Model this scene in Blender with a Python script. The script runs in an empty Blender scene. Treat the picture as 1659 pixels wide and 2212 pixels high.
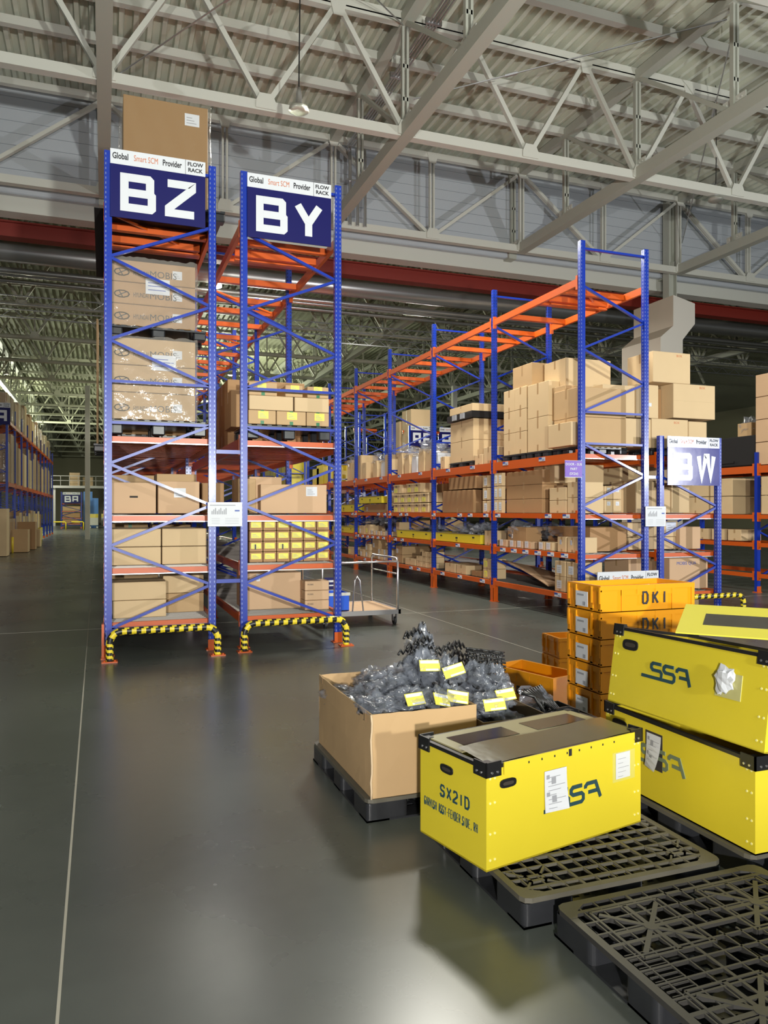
import bpy, math, random
from mathutils import Vector, Matrix
random.seed(7)
S = bpy.context.scene
C = S.collection
R = math.radians

# ------------------------------------------------------------------ camera, world, lights, exposure
cam_d = bpy.data.cameras.new('camera'); cam = bpy.data.objects.new('camera', cam_d); C.objects.link(cam)
cam.location = (0, 0, 1.8); cam.rotation_euler = (R(90), 0, R(-20.23))
cam_d.sensor_fit = 'HORIZONTAL'; cam_d.sensor_width = 36; cam_d.lens = 1640 / 1659 * 36
cam_d.shift_y = -2 / 1659; cam_d.clip_end = 400
S.camera = cam
S.view_settings.view_transform = 'Standard'; S.view_settings.look = 'None'
S.view_settings.gamma = 1; S.view_settings.exposure = 0.0; S.view_settings.use_curve_mapping = False

w = bpy.data.worlds.new('hall_air'); S.world = w; w.use_nodes = True
w.node_tree.nodes['Background'].inputs[0].default_value = (.86, .95, 1, 1)
w.node_tree.nodes['Background'].inputs[1].default_value = .15

def lamp(name, kind, loc, power, color=(1, 1, 1), size=.2, aim=None, **kw):
    d = bpy.data.lights.new(name, kind); d.energy = power; d.color = color
    if kind == 'AREA': d.shape = 'DISK'; d.size = size
    else: d.shadow_soft_size = size
    for k, v in kw.items(): setattr(d, k, v)
    o = bpy.data.objects.new(name, d); C.objects.link(o); o.location = loc
    if aim: o.rotation_euler = (Vector(aim) - Vector(loc)).to_track_quat('-Z', 'Y').to_euler()
    return o
lamp('truck_headlight', 'SPOT', (-1.7, -5.0, 2.3), 3900, (1, .97, .92), .1, (5.0, 12, 3.6), spot_size=R(115), spot_blend=.6)
lamp('far_truck_headlight', 'POINT', (15.6, 1.5, 3.1), 2800, (.97, .98, 1), .12)
lamp('ceiling_fill_light', 'SPOT', (2.5, -4.0, 2.6), 6500, (.98, 1, .92), .15, (5, 10, 13), spot_size=R(120), spot_blend=.7)  # unseen fill added behind the camera to brighten the roof
for x, y, z, p, sz in ((2.5, 18, 9.2, 230, 1.2), (5.9, 13.0, 9.3, 850, 1.2), (5.2, 26, 9.2, 500, 1.5), (11.5, 27, 9.2, 650, 1.5), (22, 36, 9.2, 500, 1.5), (-9, 47, 9, 900, 2), (-9, 72, 9, 900, 3), (-9, 96, 9, 900, 3)):
    lamp('hall_lamp_light', 'AREA', (x, y, z), p, (1, .97, .86), sz)
lamp('far_bay_glow', 'POINT', (7.0, 52, 7.5), 3000, (.95, 1, .75), .5)
lamp('far_bay_glow', 'POINT', (-8, 70, 7.5), 3500, (.95, 1, .75), .5)

# ------------------------------------------------------------------ materials
def mat(name, col, rough=.5, metal=0, bump=0, bscale=40, var=0, vscale=3, alpha=1, emis=0, coat=0, spec=.5, trans=0):
    m = bpy.data.materials.new(name); m.use_nodes = True
    nt = m.node_tree; b = nt.nodes['Principled BSDF']
    b.inputs['Base Color'].default_value = (*col, 1); b.inputs['Roughness'].default_value = rough
    b.inputs['Metallic'].default_value = metal; b.inputs['Specular IOR Level'].default_value = spec
    if coat: b.inputs['Coat Weight'].default_value = coat; b.inputs['Coat Roughness'].default_value = .12
    if emis: b.inputs['Emission Color'].default_value = (*col, 1); b.inputs['Emission Strength'].default_value = emis
    if alpha < 1: b.inputs['Alpha'].default_value = alpha
    if trans: b.inputs['Transmission Weight'].default_value = trans
    tc = nt.nodes.new('ShaderNodeTexCoord')
    if var:
        n = nt.nodes.new('ShaderNodeTexNoise'); n.inputs['Scale'].default_value = vscale; n.inputs['Detail'].default_value = 4
        nt.links.new(tc.outputs['Object'], n.inputs['Vector'])
        mx = nt.nodes.new('ShaderNodeMix'); mx.data_type = 'RGBA'
        mx.inputs[6].default_value = (*[c * (1 - var) for c in col], 1); mx.inputs[7].default_value = (*[min(1, c * (1 + var)) for c in col], 1)
        nt.links.new(n.outputs['Fac'], mx.inputs[0]); nt.links.new(mx.outputs[2], b.inputs['Base Color'])
    if bump:
        n = nt.nodes.new('ShaderNodeTexNoise'); n.inputs['Scale'].default_value = bscale; n.inputs['Detail'].default_value = 3
        nt.links.new(tc.outputs['Object'], n.inputs['Vector'])
        bp = nt.nodes.new('ShaderNodeBump'); bp.inputs['Strength'].default_value = bump; bp.inputs['Distance'].default_value = .02
        nt.links.new(n.outputs['Fac'], bp.inputs['Height']); nt.links.new(bp.outputs[0], b.inputs['Normal'])
    return m
BLUE = mat('blue_enamel', (.002, .028, .33), .34, coat=.25)
NAVY = mat('navy_sign', (.001, .001, .085), .5, spec=.3)
ORANGE = mat('orange_enamel', (.55, .088, .006), .38, coat=.2)
STEELW = mat('painted_steel', (.43, .44, .38), .5)
STEELB = mat('white_steel', (.6, .6, .54), .45)
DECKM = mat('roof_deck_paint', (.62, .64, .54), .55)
PANEL = mat('grey_wall_panel', (.46, .49, .53), .45)
CARD = mat('cardboard', (.49, .325, .165), .75, var=.07, vscale=2, bump=.1, bscale=8)
CARD2 = mat('cardboard_pale', (.6, .44, .25), .75, var=.06, vscale=2)
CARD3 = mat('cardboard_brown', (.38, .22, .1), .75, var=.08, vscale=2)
CARD4 = mat('cardboard_rosy', (.56, .37, .22), .75, var=.06, vscale=2)
DARKC = mat('dark_board', (.035, .028, .022), .8)
TAPE = mat('tan_tape', (.4, .26, .13), .3)
GTAPE = mat('green_tape', (.01, .16, .05), .4)
WHITE = mat('white_paper', (.62, .64, .68), .5)
YLAB = mat('yellow_paper', (.8, .72, .1), .5)
INK = mat('ink', (.02, .02, .025), .5)
GREYINK = mat('grey_ink', (.3, .31, .34), .6)
RUST = mat('orange_ink', (.55, .16, .05), .5)
BINK = mat('blue_ink', (.03, .08, .35), .5)
LOGO = mat('dark_teal_ink', (.02, .06, .075), .45)
LOGO2 = mat('faded_teal_ink', (.16, .2, .12), .5)
YEL = mat('yellow_corrugated_plastic', (.68, .55, .03), .38, var=.03, vscale=3, bump=.05, bscale=3, coat=.15)
OLIVE = mat('olive_translucent_board', (.3, .26, .1), .3, var=.15, vscale=4)
FILMW = mat('clear_window', (.06, .055, .045), .12)
BLACKP = mat('black_plastic', (.012, .012, .013), .35)
PALL = mat('black_pallet_plastic', (.022, .023, .026), .33, var=.3, vscale=10, coat=.2)
PBROWN = mat('brownish_pallet_plastic', (.1, .092, .07), .55, var=.4, vscale=5)  # pallet decks, mottled brown and paler than the black blocks
CRATE = mat('orange_crate_plastic', (.68, .265, .004), .35, coat=.2)
BAGM = mat('crinkled_clear_bag', (.3, .33, .4), .16, bump=1, bscale=10, alpha=.26, spec=1, coat=.6)
WRAP = mat('stretch_film', (.6, .56, .5), .14, bump=.8, bscale=7, alpha=.24, spec=1, coat=1)
CHROME = mat('zinc_steel', (.6, .6, .62), .3, metal=.9)
TRACK = mat('roller_track_steel', (.22, .2, .18), .4, metal=.7)
GALV = mat('galvanised_duct', (.62, .61, .6), .3, metal=.85)
RUBBER = mat('rubber', (.03, .03, .03), .6)
GUARDY = mat('guard_yellow', (.8, .62, .03), .4)
REDB = mat('red_beam_paint', (.2, .018, .01), .5)
BTOTE = mat('blue_tote_plastic', (.01, .09, .6), .4)
PURP = mat('purple_card', (.16, .07, .45), .4)
GLASS = mat('lamp_glass', (.7, .7, .64), .12, metal=.8, bump=1, bscale=60)
LIT = mat('lit_lamp', (1, .93, .78), .3, emis=60)
CREAM = mat('cream_cladding', (.55, .47, .38), .5)
CREAMW = mat('cream_white_sheet', (.68, .64, .57), .45)
HOLE = mat('slot_shine', (.16, .2, .42), .35, metal=.3)
DHOLE = mat('slot_dark', (.004, .006, .02), .7)
REFL = mat('sign_silver', (.6, .64, .75), .2, metal=.3)
SIGNGL = mat('glossy_navy_sign', (.01, .012, .2), .22, bump=.15, bscale=2, coat=.8)
PBLUE = mat('pale_blue_strip', (.1, .3, .8), .4)
FARW = mat('far_wall_paint', (.45, .43, .3), .7)

# ------------------------------------------------------------------ mesh helper
def V(*a): return Vector(a)
class MB:
    def __init__(s): s.v = []; s.f = []; s.m = []
    def add(s, vs, fs, mi=0):
        n = len(s.v); s.v += [tuple(p) for p in vs]; s.f += [tuple(i + n for i in f) for f in fs]; s.m += [mi] * len(fs); return s
    def box(s, x0, x1, y0, y1, z0, z1, mi=0):
        return s.add([(x0, y0, z0), (x1, y0, z0), (x1, y1, z0), (x0, y1, z0), (x0, y0, z1), (x1, y0, z1), (x1, y1, z1), (x0, y1, z1)],
                     [(3, 2, 1, 0), (4, 5, 6, 7), (0, 1, 5, 4), (1, 2, 6, 5), (2, 3, 7, 6), (3, 0, 4, 7)], mi)
    def cbox(s, x0, x1, y0, y1, z0, z1, b=.004, mi=0):
        X = (x0, x1); Y = (y0, y1); Z = (z0, z1); vs = []; idx = {}
        for i in (0, 1):
            for j in (0, 1):
                for k in (0, 1):
                    sx, sy, sz = (1 - 2 * i) * b, (1 - 2 * j) * b, (1 - 2 * k) * b
                    idx[i, j, k, 0] = len(vs); vs.append((X[i], Y[j] + sy, Z[k] + sz))
                    idx[i, j, k, 1] = len(vs); vs.append((X[i] + sx, Y[j], Z[k] + sz))
                    idx[i, j, k, 2] = len(vs); vs.append((X[i] + sx, Y[j] + sy, Z[k]))
        fs = []
        for i in (0, 1):
            q = [idx[i, 0, 0, 0], idx[i, 1, 0, 0], idx[i, 1, 1, 0], idx[i, 0, 1, 0]]; fs.append(q if i else q[::-1])
            q = [idx[0, i, 0, 1], idx[1, i, 0, 1], idx[1, i, 1, 1], idx[0, i, 1, 1]]; fs.append(q[::-1] if i else q)
            q = [idx[0, 0, i, 2], idx[1, 0, i, 2], idx[1, 1, i, 2], idx[0, 1, i, 2]]; fs.append(q if i else q[::-1])
        for i in (0, 1):
            for j in (0, 1):
                fs.append([idx[i, j, 0, 0], idx[i, j, 0, 1], idx[i, j, 1, 1], idx[i, j, 1, 0]])
                fs.append([idx[i, 0, j, 0], idx[i, 0, j, 2], idx[i, 1, j, 2], idx[i, 1, j, 0]])
                fs.append([idx[0, i, j, 1], idx[0, i, j, 2], idx[1, i, j, 2], idx[1, i, j, 1]])
                for k in (0, 1): fs.append([idx[i, j, k, 0], idx[i, j, k, 1], idx[i, j, k, 2]])
        return s.add(vs, fs, mi)
    def bar(s, p, q, w, h=None, up=(0, 0, 1), mi=0):
        p = Vector(p); q = Vector(q); h = h or w; d = (q - p).normalized(); u = Vector(up)
        if abs(d.dot(u)) > .99: u = V(0, 1, 0)
        a = d.cross(u).normalized() * w / 2; b = a.cross(d).normalized() * h / 2
        vs = [p - a - b, p + a - b, p + a + b, p - a + b, q - a - b, q + a - b, q + a + b, q - a + b]
        return s.add(vs, [(0, 1, 2, 3), (7, 6, 5, 4), (0, 4, 5, 1), (1, 5, 6, 2), (2, 6, 7, 3), (3, 7, 4, 0)], mi)
    def tube(s, pts, r, n=8, mi=0, cap=True, stripe=None):
        pts = [Vector(p) for p in pts]; base = len(s.v); rings = []
        u = None
        for i, p in enumerate(pts):
            d = (pts[min(i + 1, len(pts) - 1)] - pts[max(i - 1, 0)]).normalized()
            if u is None: u = d.orthogonal().normalized()
            u = (u - d * u.dot(d)).normalized(); v = d.cross(u)
            rr = r[i] if isinstance(r, (list, tuple)) else r
            rings.append([tuple(p + (u * math.cos(2 * math.pi * k / n) + v * math.sin(2 * math.pi * k / n)) * rr) for k in range(n)])
        for ring in rings: s.v += ring
        for i in range(len(pts) - 1):
            for k in range(n):
                a = base + i * n + k; b = base + i * n + (k + 1) % n
                s.f.append((a, b, b + n, a + n)); s.m.append(stripe(i, k) if stripe else mi)
        if cap:
            s.f.append(tuple(base + k for k in range(n))[::-1]); s.m.append(mi)
            e = base + (len(pts) - 1) * n; s.f.append(tuple(e + k for k in range(n))); s.m.append(mi)
        return s
    def prism(s, poly, o, ux, uy, un, depth, mi=0):
        o = Vector(o); ux = Vector(ux); uy = Vector(uy); un = Vector(un); n = len(poly)
        vs = [o + ux * a + uy * b for a, b in poly] + [o + ux * a + uy * b + un * depth for a, b in poly]
        return s.add(vs, [tuple(range(n))[::-1], tuple(range(n, 2 * n))] + [(i, (i + 1) % n, (i + 1) % n + n, i + n) for i in range(n)], mi)
    def stroke(s, pts, wd, o, ux, uy, un, closed=False, t=.002, mi=0):
        P = [Vector((a, b)) for a, b in pts]; n = len(P); L = []; Rr = []
        for i in range(n):
            if closed or 0 < i < n - 1:
                d1 = (P[i] - P[i - 1]).normalized(); d2 = (P[(i + 1) % n] - P[i]).normalized()
                n1 = Vector((-d1.y, d1.x)); n2 = Vector((-d2.y, d2.x)); m = (n1 + n2).normalized(); k = min(2.2, 1 / max(.3, m.dot(n1))); m = m * k
            else:
                d = (P[1] - P[0]).normalized() if i == 0 else (P[-1] - P[-2]).normalized(); m = Vector((-d.y, d.x))
            L.append(P[i] + m * wd / 2); Rr.append(P[i] - m * wd / 2)
        for i in range(n if closed else n - 1):
            j = (i + 1) % n
            s.prism([Rr[i], Rr[j], L[j], L[i]], o, ux, uy, un, t + i * (.0004 if wd < .06 else .0012), mi)
        return s
    def build(s, name, mats, parent=None, world=True, smooth=False, kind=None):
        me = bpy.data.meshes.new(name); vs = s.v
        if parent is not None and world:
            inv = root_matrix(parent).inverted(); vs = [inv @ Vector(p) for p in vs]
        me.from_pydata(vs, [], s.f)
        for m in (mats if isinstance(mats, (list, tuple)) else [mats]): me.materials.append(m)
        for p, mi in zip(me.polygons, s.m): p.material_index = mi; p.use_smooth = smooth
        me.update()
        o = bpy.data.objects.new(name, me); C.objects.link(o)
        if parent is not None: o.parent = parent
        if kind: o['kind'] = kind
        return o
def root_matrix(o):
    m = Matrix.Identity(4)
    while o is not None:
        m = (Matrix.Translation(o.location) @ o.rotation_euler.to_matrix().to_4x4()) @ m; o = o.parent
    return m
def tag(o, label, cat, group=None):
    o['label'] = label; o['category'] = cat
    if group: o['group'] = group
    return o
def thing(name, label, cat, loc=(0, 0, 0), rz=0, group=None, ry=0, rx=0):
    o = bpy.data.objects.new(name, None); C.objects.link(o); o.location = loc; o.rotation_euler = (rx, ry, rz); o.empty_display_size = .1
    return tag(o, label, cat, group)
def text(name, body, size, o, ux, uy, m, parent, world=True, align='LEFT', sx=1, bold=0):
    cu = bpy.data.curves.new('t', 'FONT'); cu.body = body; cu.size = size; cu.align_x = align; cu.extrude = .0006; cu.offset = bold; cu.resolution_u = 3
    t = bpy.data.objects.new('t', cu); C.objects.link(t)
    me = bpy.data.meshes.new_from_object(t.evaluated_get(bpy.context.evaluated_depsgraph_get()))
    bpy.data.objects.remove(t); bpy.data.curves.remove(cu)
    o = Vector(o); ux = Vector(ux).normalized(); uy = Vector(uy).normalized(); un = ux.cross(uy)
    inv = root_matrix(parent).inverted() if world else Matrix.Identity(4)
    for v in me.vertices: v.co = inv @ (o + ux * v.co.x * sx + uy * v.co.y + un * v.co.z)
    me.materials.clear(); me.materials.append(m)
    ob = bpy.data.objects.new(name, me); C.objects.link(ob); ob.parent = parent
    return ob
SG = {'A': [[(0, 0), (.35, 1), (.65, 1), (1, 0)], [(.17, .32), (.83, .32)]], 'C': [[(1, .8), (.8, 1), (.2, 1), (0, .8), (0, .2), (.2, 0), (.8, 0), (1, .2)]], 'D': [[(0, 0), (0, 1), (.7, 1), (1, .75), (1, .25), (.7, 0), (0, 0)]],
      'E': [[(1, 1), (0, 1), (0, 0), (1, 0)], [(0, .5), (.85, .5)]], 'F': [[(1, 1), (0, 1), (0, 0)], [(0, .5), (.85, .5)]], 'G': [[(1, .8), (.8, 1), (.2, 1), (0, .8), (0, .2), (.2, 0), (.8, 0), (1, .2), (1, .45), (.55, .45)]],
      'H': [[(0, 0), (0, 1)], [(1, 0), (1, 1)], [(0, .5), (1, .5)]], 'I': [[(.27, 0), (.27, 1)]], 'K': [[(0, 0), (0, 1)], [(1, 1), (.08, .42)], [(.3, .58), (1, 0)]], 'N': [[(0, 0), (0, 1), (1, 0), (1, 1)]],
      'R': [[(0, 0), (0, 1), (.75, 1), (1, .85), (1, .6), (.75, .45), (0, .45)], [(.5, .45), (1, 0)]], 'S': [[(1, .8), (.8, 1), (.2, 1), (0, .82), (0, .65), (.2, .52), (.8, .48), (1, .35), (1, .18), (.8, 0), (.2, 0), (0, .2)]],
      'X': [[(0, 0), (1, 1)], [(0, 1), (1, 0)]], 'Y': [[(0, 1), (.5, .48), (1, 1)], [(.5, .5), (.5, 0)]], '2': [[(0, .8), (.2, 1), (.8, 1), (1, .8), (1, .6), (0, .12), (0, 0), (1, 0)]], '-': [[(.1, .45), (.9, .45)]], ',': [[(.3, -.12), (.45, .1)]], ' ': []}
def lettering(body, h, w_, gap, wd, o, ux, m, parent, un=None):
    b = MB(); o = Vector(o); ux = Vector(ux); un = ux.cross(V(0, 0, 1)); x = 0
    for ch in body:
        for i, st in enumerate(SG[ch]): b.stroke([(x + p[0] * w_, p[1] * h) for p in st], wd, o, ux, (0, 0, 1), un, False, .0015 + i * .0006)
        x += (w_ if ch not in ' I,' else w_ * .55) + gap
    return b.build('lettering', m, parent, world=False)
ORD = ['first', 'second', 'third', 'fourth', 'fifth', 'sixth', 'seventh', 'eighth', 'ninth', 'tenth', 'eleventh', 'twelfth', 'thirteenth', 'fourteenth', 'fifteenth', 'sixteenth', 'seventeenth', 'eighteenth', 'nineteenth', 'twentieth']

# ------------------------------------------------------------------ floor, roof, walls
def floor_mat():
    m = mat('polished_concrete', (.1, .105, .1), .3)
    nt = m.node_tree; b = nt.nodes['Principled BSDF']; tc = nt.nodes.new('ShaderNodeTexCoord')
    n1 = nt.nodes.new('ShaderNodeTexNoise'); n1.inputs['Scale'].default_value = .55; n1.inputs['Detail'].default_value = 6
    n2 = nt.nodes.new('ShaderNodeTexNoise'); n2.inputs['Scale'].default_value = 7; n2.inputs['Detail'].default_value = 5
    for n in (n1, n2): nt.links.new(tc.outputs['Object'], n.inputs['Vector'])
    mx = nt.nodes.new('ShaderNodeMix'); mx.data_type = 'RGBA'
    mx.inputs[6].default_value = (.05, .058, .053, 1); mx.inputs[7].default_value = (.115, .126, .112, 1)
    add = nt.nodes.new('ShaderNodeMath'); add.operation = 'MULTIPLY_ADD'; add.inputs[1].default_value = .75
    sc = nt.nodes.new('ShaderNodeMath'); sc.operation = 'MULTIPLY'; sc.inputs[1].default_value = .25
    nt.links.new(n2.outputs['Fac'], sc.inputs[0]); nt.links.new(n1.outputs['Fac'], add.inputs[0]); nt.links.new(sc.outputs[0], add.inputs[2])
    nt.links.new(add.outputs[0], mx.inputs[0]); nt.links.new(mx.outputs[2], b.inputs['Base Color'])
    mr = nt.nodes.new('ShaderNodeMapRange'); mr.inputs[3].default_value = .2; mr.inputs[4].default_value = .36
    nt.links.new(n1.outputs['Fac'], mr.inputs[0]); nt.links.new(mr.outputs[0], b.inputs['Roughness'])
    b.inputs['Specular IOR Level'].default_value = .55
    return m
def structure(name, b, m, **k): o = b.build(name, m, **k); o['kind'] = 'structure'; return o
structure('floor', MB().box(-45, 70, -12, 135, -.2, 0), floor_mat())
jn = MB(); jn.bar((-.11, -3, .0008), (-.75, 80, .0008), .012, .002); jn.bar((-20, 12.4, .0008), (40, 12.4, .0008), .01, .002); jn.bar((5.2, 5, .0008), (5.2, 60, .0008), .01, .002)
structure('trim_1', jn, mat('joint_filler', (.4, .38, .32), .6))
# ribbed roof deck, ribs run along Y
def deck(x0, x1, y0, y1, z):
    b = MB(); p = .3; x = x0; prof = []
    while x < x1:
        prof += [(x, z), (x + .09, z), (x + .12, z + .13), (x + .27, z + .13), (x + .3, z)]; x += p
    for (xa, za), (xb, zb) in zip(prof, prof[1:]):
        if xa == xb: continue
        b.add([(xa, y0, za), (xb, y0, zb), (xb, y1, zb), (xa, y1, za)], [(0, 1, 2, 3)])
    return b
structure('ceiling', deck(-30, 48, -10, 20.9, 12.44), DECKM)
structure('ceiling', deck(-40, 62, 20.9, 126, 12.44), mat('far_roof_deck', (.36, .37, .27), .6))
# grey panelled bulkhead wall above the opening
b = MB(); z = 9.75; k = 0
while z < 12.4:
    b.add([(-30, 21.0, z), (48, 21.0, z), (48, 21.0, z + .285), (-30, 21.0, z + .285)], [(0, 1, 2, 3)])
    b.add([(-30, 21.0, z + .285), (48, 21.0, z + .285), (48, 21.03, z + .293), (-30, 21.03, z + .293)], [(0, 1, 2, 3)])
    b.add([(-30, 21.03, z + .293), (48, 21.03, z + .293), (48, 21.0, z + .301), (-30, 21.0, z + .301)], [(0, 1, 2, 3)]); z += .301
b.box(-30, 48, 21.06, 21.2, 9.75, 12.5)
structure('wall_back', b, PANEL)
structure('wall_far', MB().box(-45, 70, 126, 126.3, 0, 12.6), FARW)
structure('wall_left', MB().box(-40.3, -40, 21, 126, 0, 12.6), FARW)
structure('wall_right', MB().box(62, 62.3, 21, 126, 0, 12.6), FARW)
structure('trim_2', MB().box(-30, 48, 21.25, 21.6, 9.42, 9.8).box(-30, 48, 21.2, 21.7, 9.35, 9.42), STEELB)

# ------------------------------------------------------------------ steelwork
ZB, ZT = 9.7, 12.2
def ibeam(b, p, q, hgt, wid, mi=0):
    p = Vector(p); q = Vector(q)
    b.bar(p + V(0, 0, hgt / 2), q + V(0, 0, hgt / 2), wid, .02, mi=mi); b.bar(p - V(0, 0, hgt / 2), q - V(0, 0, hgt / 2), wid, .02, mi=mi); b.bar(p, q, .02, hgt, mi=mi)
def long_truss(x, y0, y1, lab, far=False):
    t = thing('roof_truss', lab, 'truss', (x, y0, ZB), group='roof trusses running away from view')
    b = MB(); b.bar((x, y0, ZB + .14), (x, y1, ZB + .14), .26, .28)
    b.build('bottom_chord', STEELW, t)
    b = MB(); b.bar((x, y0, ZT), (x, y1, ZT), .24, .24); b.build('top_chord', STEELW, t)
    y = y0; i = 0; n = 0
    while y < y1 + .01 and n < 90:
        b = MB(); b.bar((x - .05, y, ZB + .2), (x - .05, y, ZT - .1), .05, .1); b.bar((x + .05, y, ZB + .2), (x + .05, y, ZT - .1), .05, .1)
        for zz in (ZB + .8, ZB + 1.5): b.box(x - .06, x + .06, y - .05, y + .05, zz, zz + .08)
        b.build('web_post', STEELW, t)
        if y + 3 < y1 + .1:
            b = MB(); b.bar((x, y + .15, ZB + .3), (x, y + 2.85, ZT - .1), .09, .09); b.build('web_diagonal', STEELW, t)
        b = MB(); b.box(x - .012, x + .012, y - .3, y + .3, ZB + .2, ZB + .5)
        for q in range(5): b.box(x - .03, x + .03, y - .22 + q * .1, y - .19 + q * .1, ZB + .4, ZB + .43)
        b.build('gusset', STEELB, t)
        y += 3; n += 1
names = {-6: 'left of the rack signs', 0: 'directly above the left rack', 6: 'first right of the rack signs', 12: 'crossing above the right aisle', 18: 'ending at the clad column', 24: 'far upper right corner'}
for x in (0, 6, 12, 18, 24, -6):
    long_truss(x, 0.0, 20.4, 'painted steel roof truss over the near hall, ' + names[x])
for x in (-12, -6, 0, 12, 18, 24, 30):
    long_truss(x + .0, 20.9, 122.9 if x < 13 else 80.9, 'painted steel roof truss beyond the panelled wall, line at %s' % {-12: 'the far left', -6: 'the left racks', 0: 'the left aisle', 12: 'the middle racks', 18: 'the clad column', 24: 'the right racks', 30: 'the far right'}[x])
def cross_truss(y, x0, x1, lab, grp, mode='W', m=STEELB, zt=ZT):
    t = thing('cross_truss', lab, 'truss', (x0, y, ZB), group=grp)
    b = MB(); b.tube([(x0, y, ZB + .1), (x1, y, ZB + .1)], .1, 8) if mode == 'F' else b.bar((x0, y, ZB + .12), (x1, y, ZB + .12), .2, .2)
    b.build('bottom_chord', m, t)
    MB().bar((x0, y, zt), (x1, y, zt), .16, .16).build('top_chord', m, t)
    x = x0; i = 0
    step = 3
    while x < x1 - .1:
        if mode == 'P':
            MB().bar((x - .05, y, ZB + .2), (x - .05, y, zt), .05, .1).bar((x + .06, y, ZB + .2), (x + .06, y, zt), .05, .1).build('web_post', m, t)
            MB().bar((x + .15, y, ZB + .25) if i % 2 else (x + .15, y, zt - .15), (x + 2.85, y, zt - .15) if i % 2 else (x + 2.85, y, ZB + .25), .09, .09, up=(0, 1, 0)).bar((x + .15, y + .1, ZB + .25) if i % 2 else (x + .15, y + .1, zt - .15), (x + 2.85, y + .1, zt - .15) if i % 2 else (x + 2.85, y + .1, ZB + .25), .06, .06, up=(0, 1, 0)).build('web_diagonal', m, t)
        else:
            MB().bar((x + .08, y, ZB + .25), (x + 1.4, y, zt - .1), .1, .1, up=(0, 1, 0)).build('web_diagonal', m, t)
            MB().bar((x + 2.92, y, ZB + .25), (x + 1.6, y, zt - .1), .1, .1, up=(0, 1, 0)).build('web_diagonal', m, t)
            if mode == 'F': MB().bar((x, y, ZB + .2), (x, y, zt), .07, .07).build('web_post', m, t)
        g = MB().prism([(-.2, 0), (.2, 0), (.2, .14), (.13, .3), (-.13, .3), (-.2, .14)], (x, y - .13, ZB + .05), (1, 0, 0), (0, 0, 1), (0, 1, 0), .02)
        MB().prism([(-.18, 0), (.18, 0), (.1, -.3), (-.1, -.3)], (x + (1.5 if mode != 'P' else 0), y - .1, zt + .06), (1, 0, 0), (0, 0, 1), (0, 1, 0), .02).build('top_gusset', m, t)
        g.build('gusset', m, t)
        x += step; i += 1
for y, l in ((9, 'nearest zigzag cross truss overhead at the top edge'), (15, 'white zigzag cross truss running above the rack signs')):
    cross_truss(y, -18, 30, l, 'zigzag cross trusses of the near hall')
cross_truss(20.4, -18, 33, 'flat white transfer truss in front of the grey panelled wall', None, 'P')
k = 0; yy = 26.4
while yy < 120:
    cross_truss(yy, -24, 36, 'white tubular cross truss beyond the wall, %s from the wall' % ORD[k], 'tubular cross trusses beyond the wall', 'F', mat('far_truss_paint', (.55, .55, .43), .5)); yy += 6 if k < 8 else 9; k += 1
k = 0; y = 6.0
while y < 20.5:
    b = MB(); y_ = y; b.bar((-20, y, 12.36), (36, y, 12.36), .16, .03); b.bar((-20, y, 12.2), (36, y, 12.2), .16, .03); b.bar((-20, y - .07, 12.28), (36, y - .07, 12.28), .015, .16)
    tag(b.build('roof_purlin', STEELB), 'white roof purlin of the near hall, %s forward from the panelled wall' % ORD[int(round((20.9 - y) / 1.5))], 'beam', 'roof purlins of the near hall'); y += 1.5
# slender tension rods with turnbuckles, conduits
def rod(p, q, lab, r=.015):
    b = MB(); p = Vector(p); q = Vector(q); b.tube([p, q], r, 6); m1 = p.lerp(q, .3); m2 = p.lerp(q, .34); b.tube([m1, m2], r * 2.4, 6)
    tag(b.build('tension_rod', CHROME), lab, 'rod', 'roof tension rods')
rod((.2, 15, 9.9), (6, 9, 12.1), 'thin steel rod with turnbuckle rising from the left truss node')
rod((6, 15, 12.1), (0.2, 9.2, 10.5), 'thin steel rod crossing the first roof bay diagonally')
rod((6.2, 15, 10.6), (12, 12.2, 11.9), 'thin steel rod spanning the middle roof bay')
rod((12.1, 12, 12.0), (17.8, 20, 10.6), 'thin steel rod behind the right roof truss')
b = MB()
for i in range(4): b.tube([(6.35 + i * .07, 3, 12.0), (6.35 + i * .07, 20.2, 12.0)], .022, 6)
for i in range(8): b.box(6.28, 6.64, 4 + i * 2.1, 4.06 + i * 2.1, 11.96, 12.08)
tag(b.build('conduit_run', CHROME), 'bundle of four steel conduits clamped along the first roof truss', 'conduit')
b = MB()
for i in range(3): b.tube([(6.45 + i * .22, 20.3, 12.0), (6.45 + i * .22, 20.25, 11.6), (6.45 + i * .22, 20.25, 9.8)], .05, 8)
b.box(6.3, 7.05, 20.15, 20.32, 11.0, 11.05)
tag(b.build('conduit_drop', CHROME), 'three vertical steel pipes dropping down the grey panelled wall', 'pipe')
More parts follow.
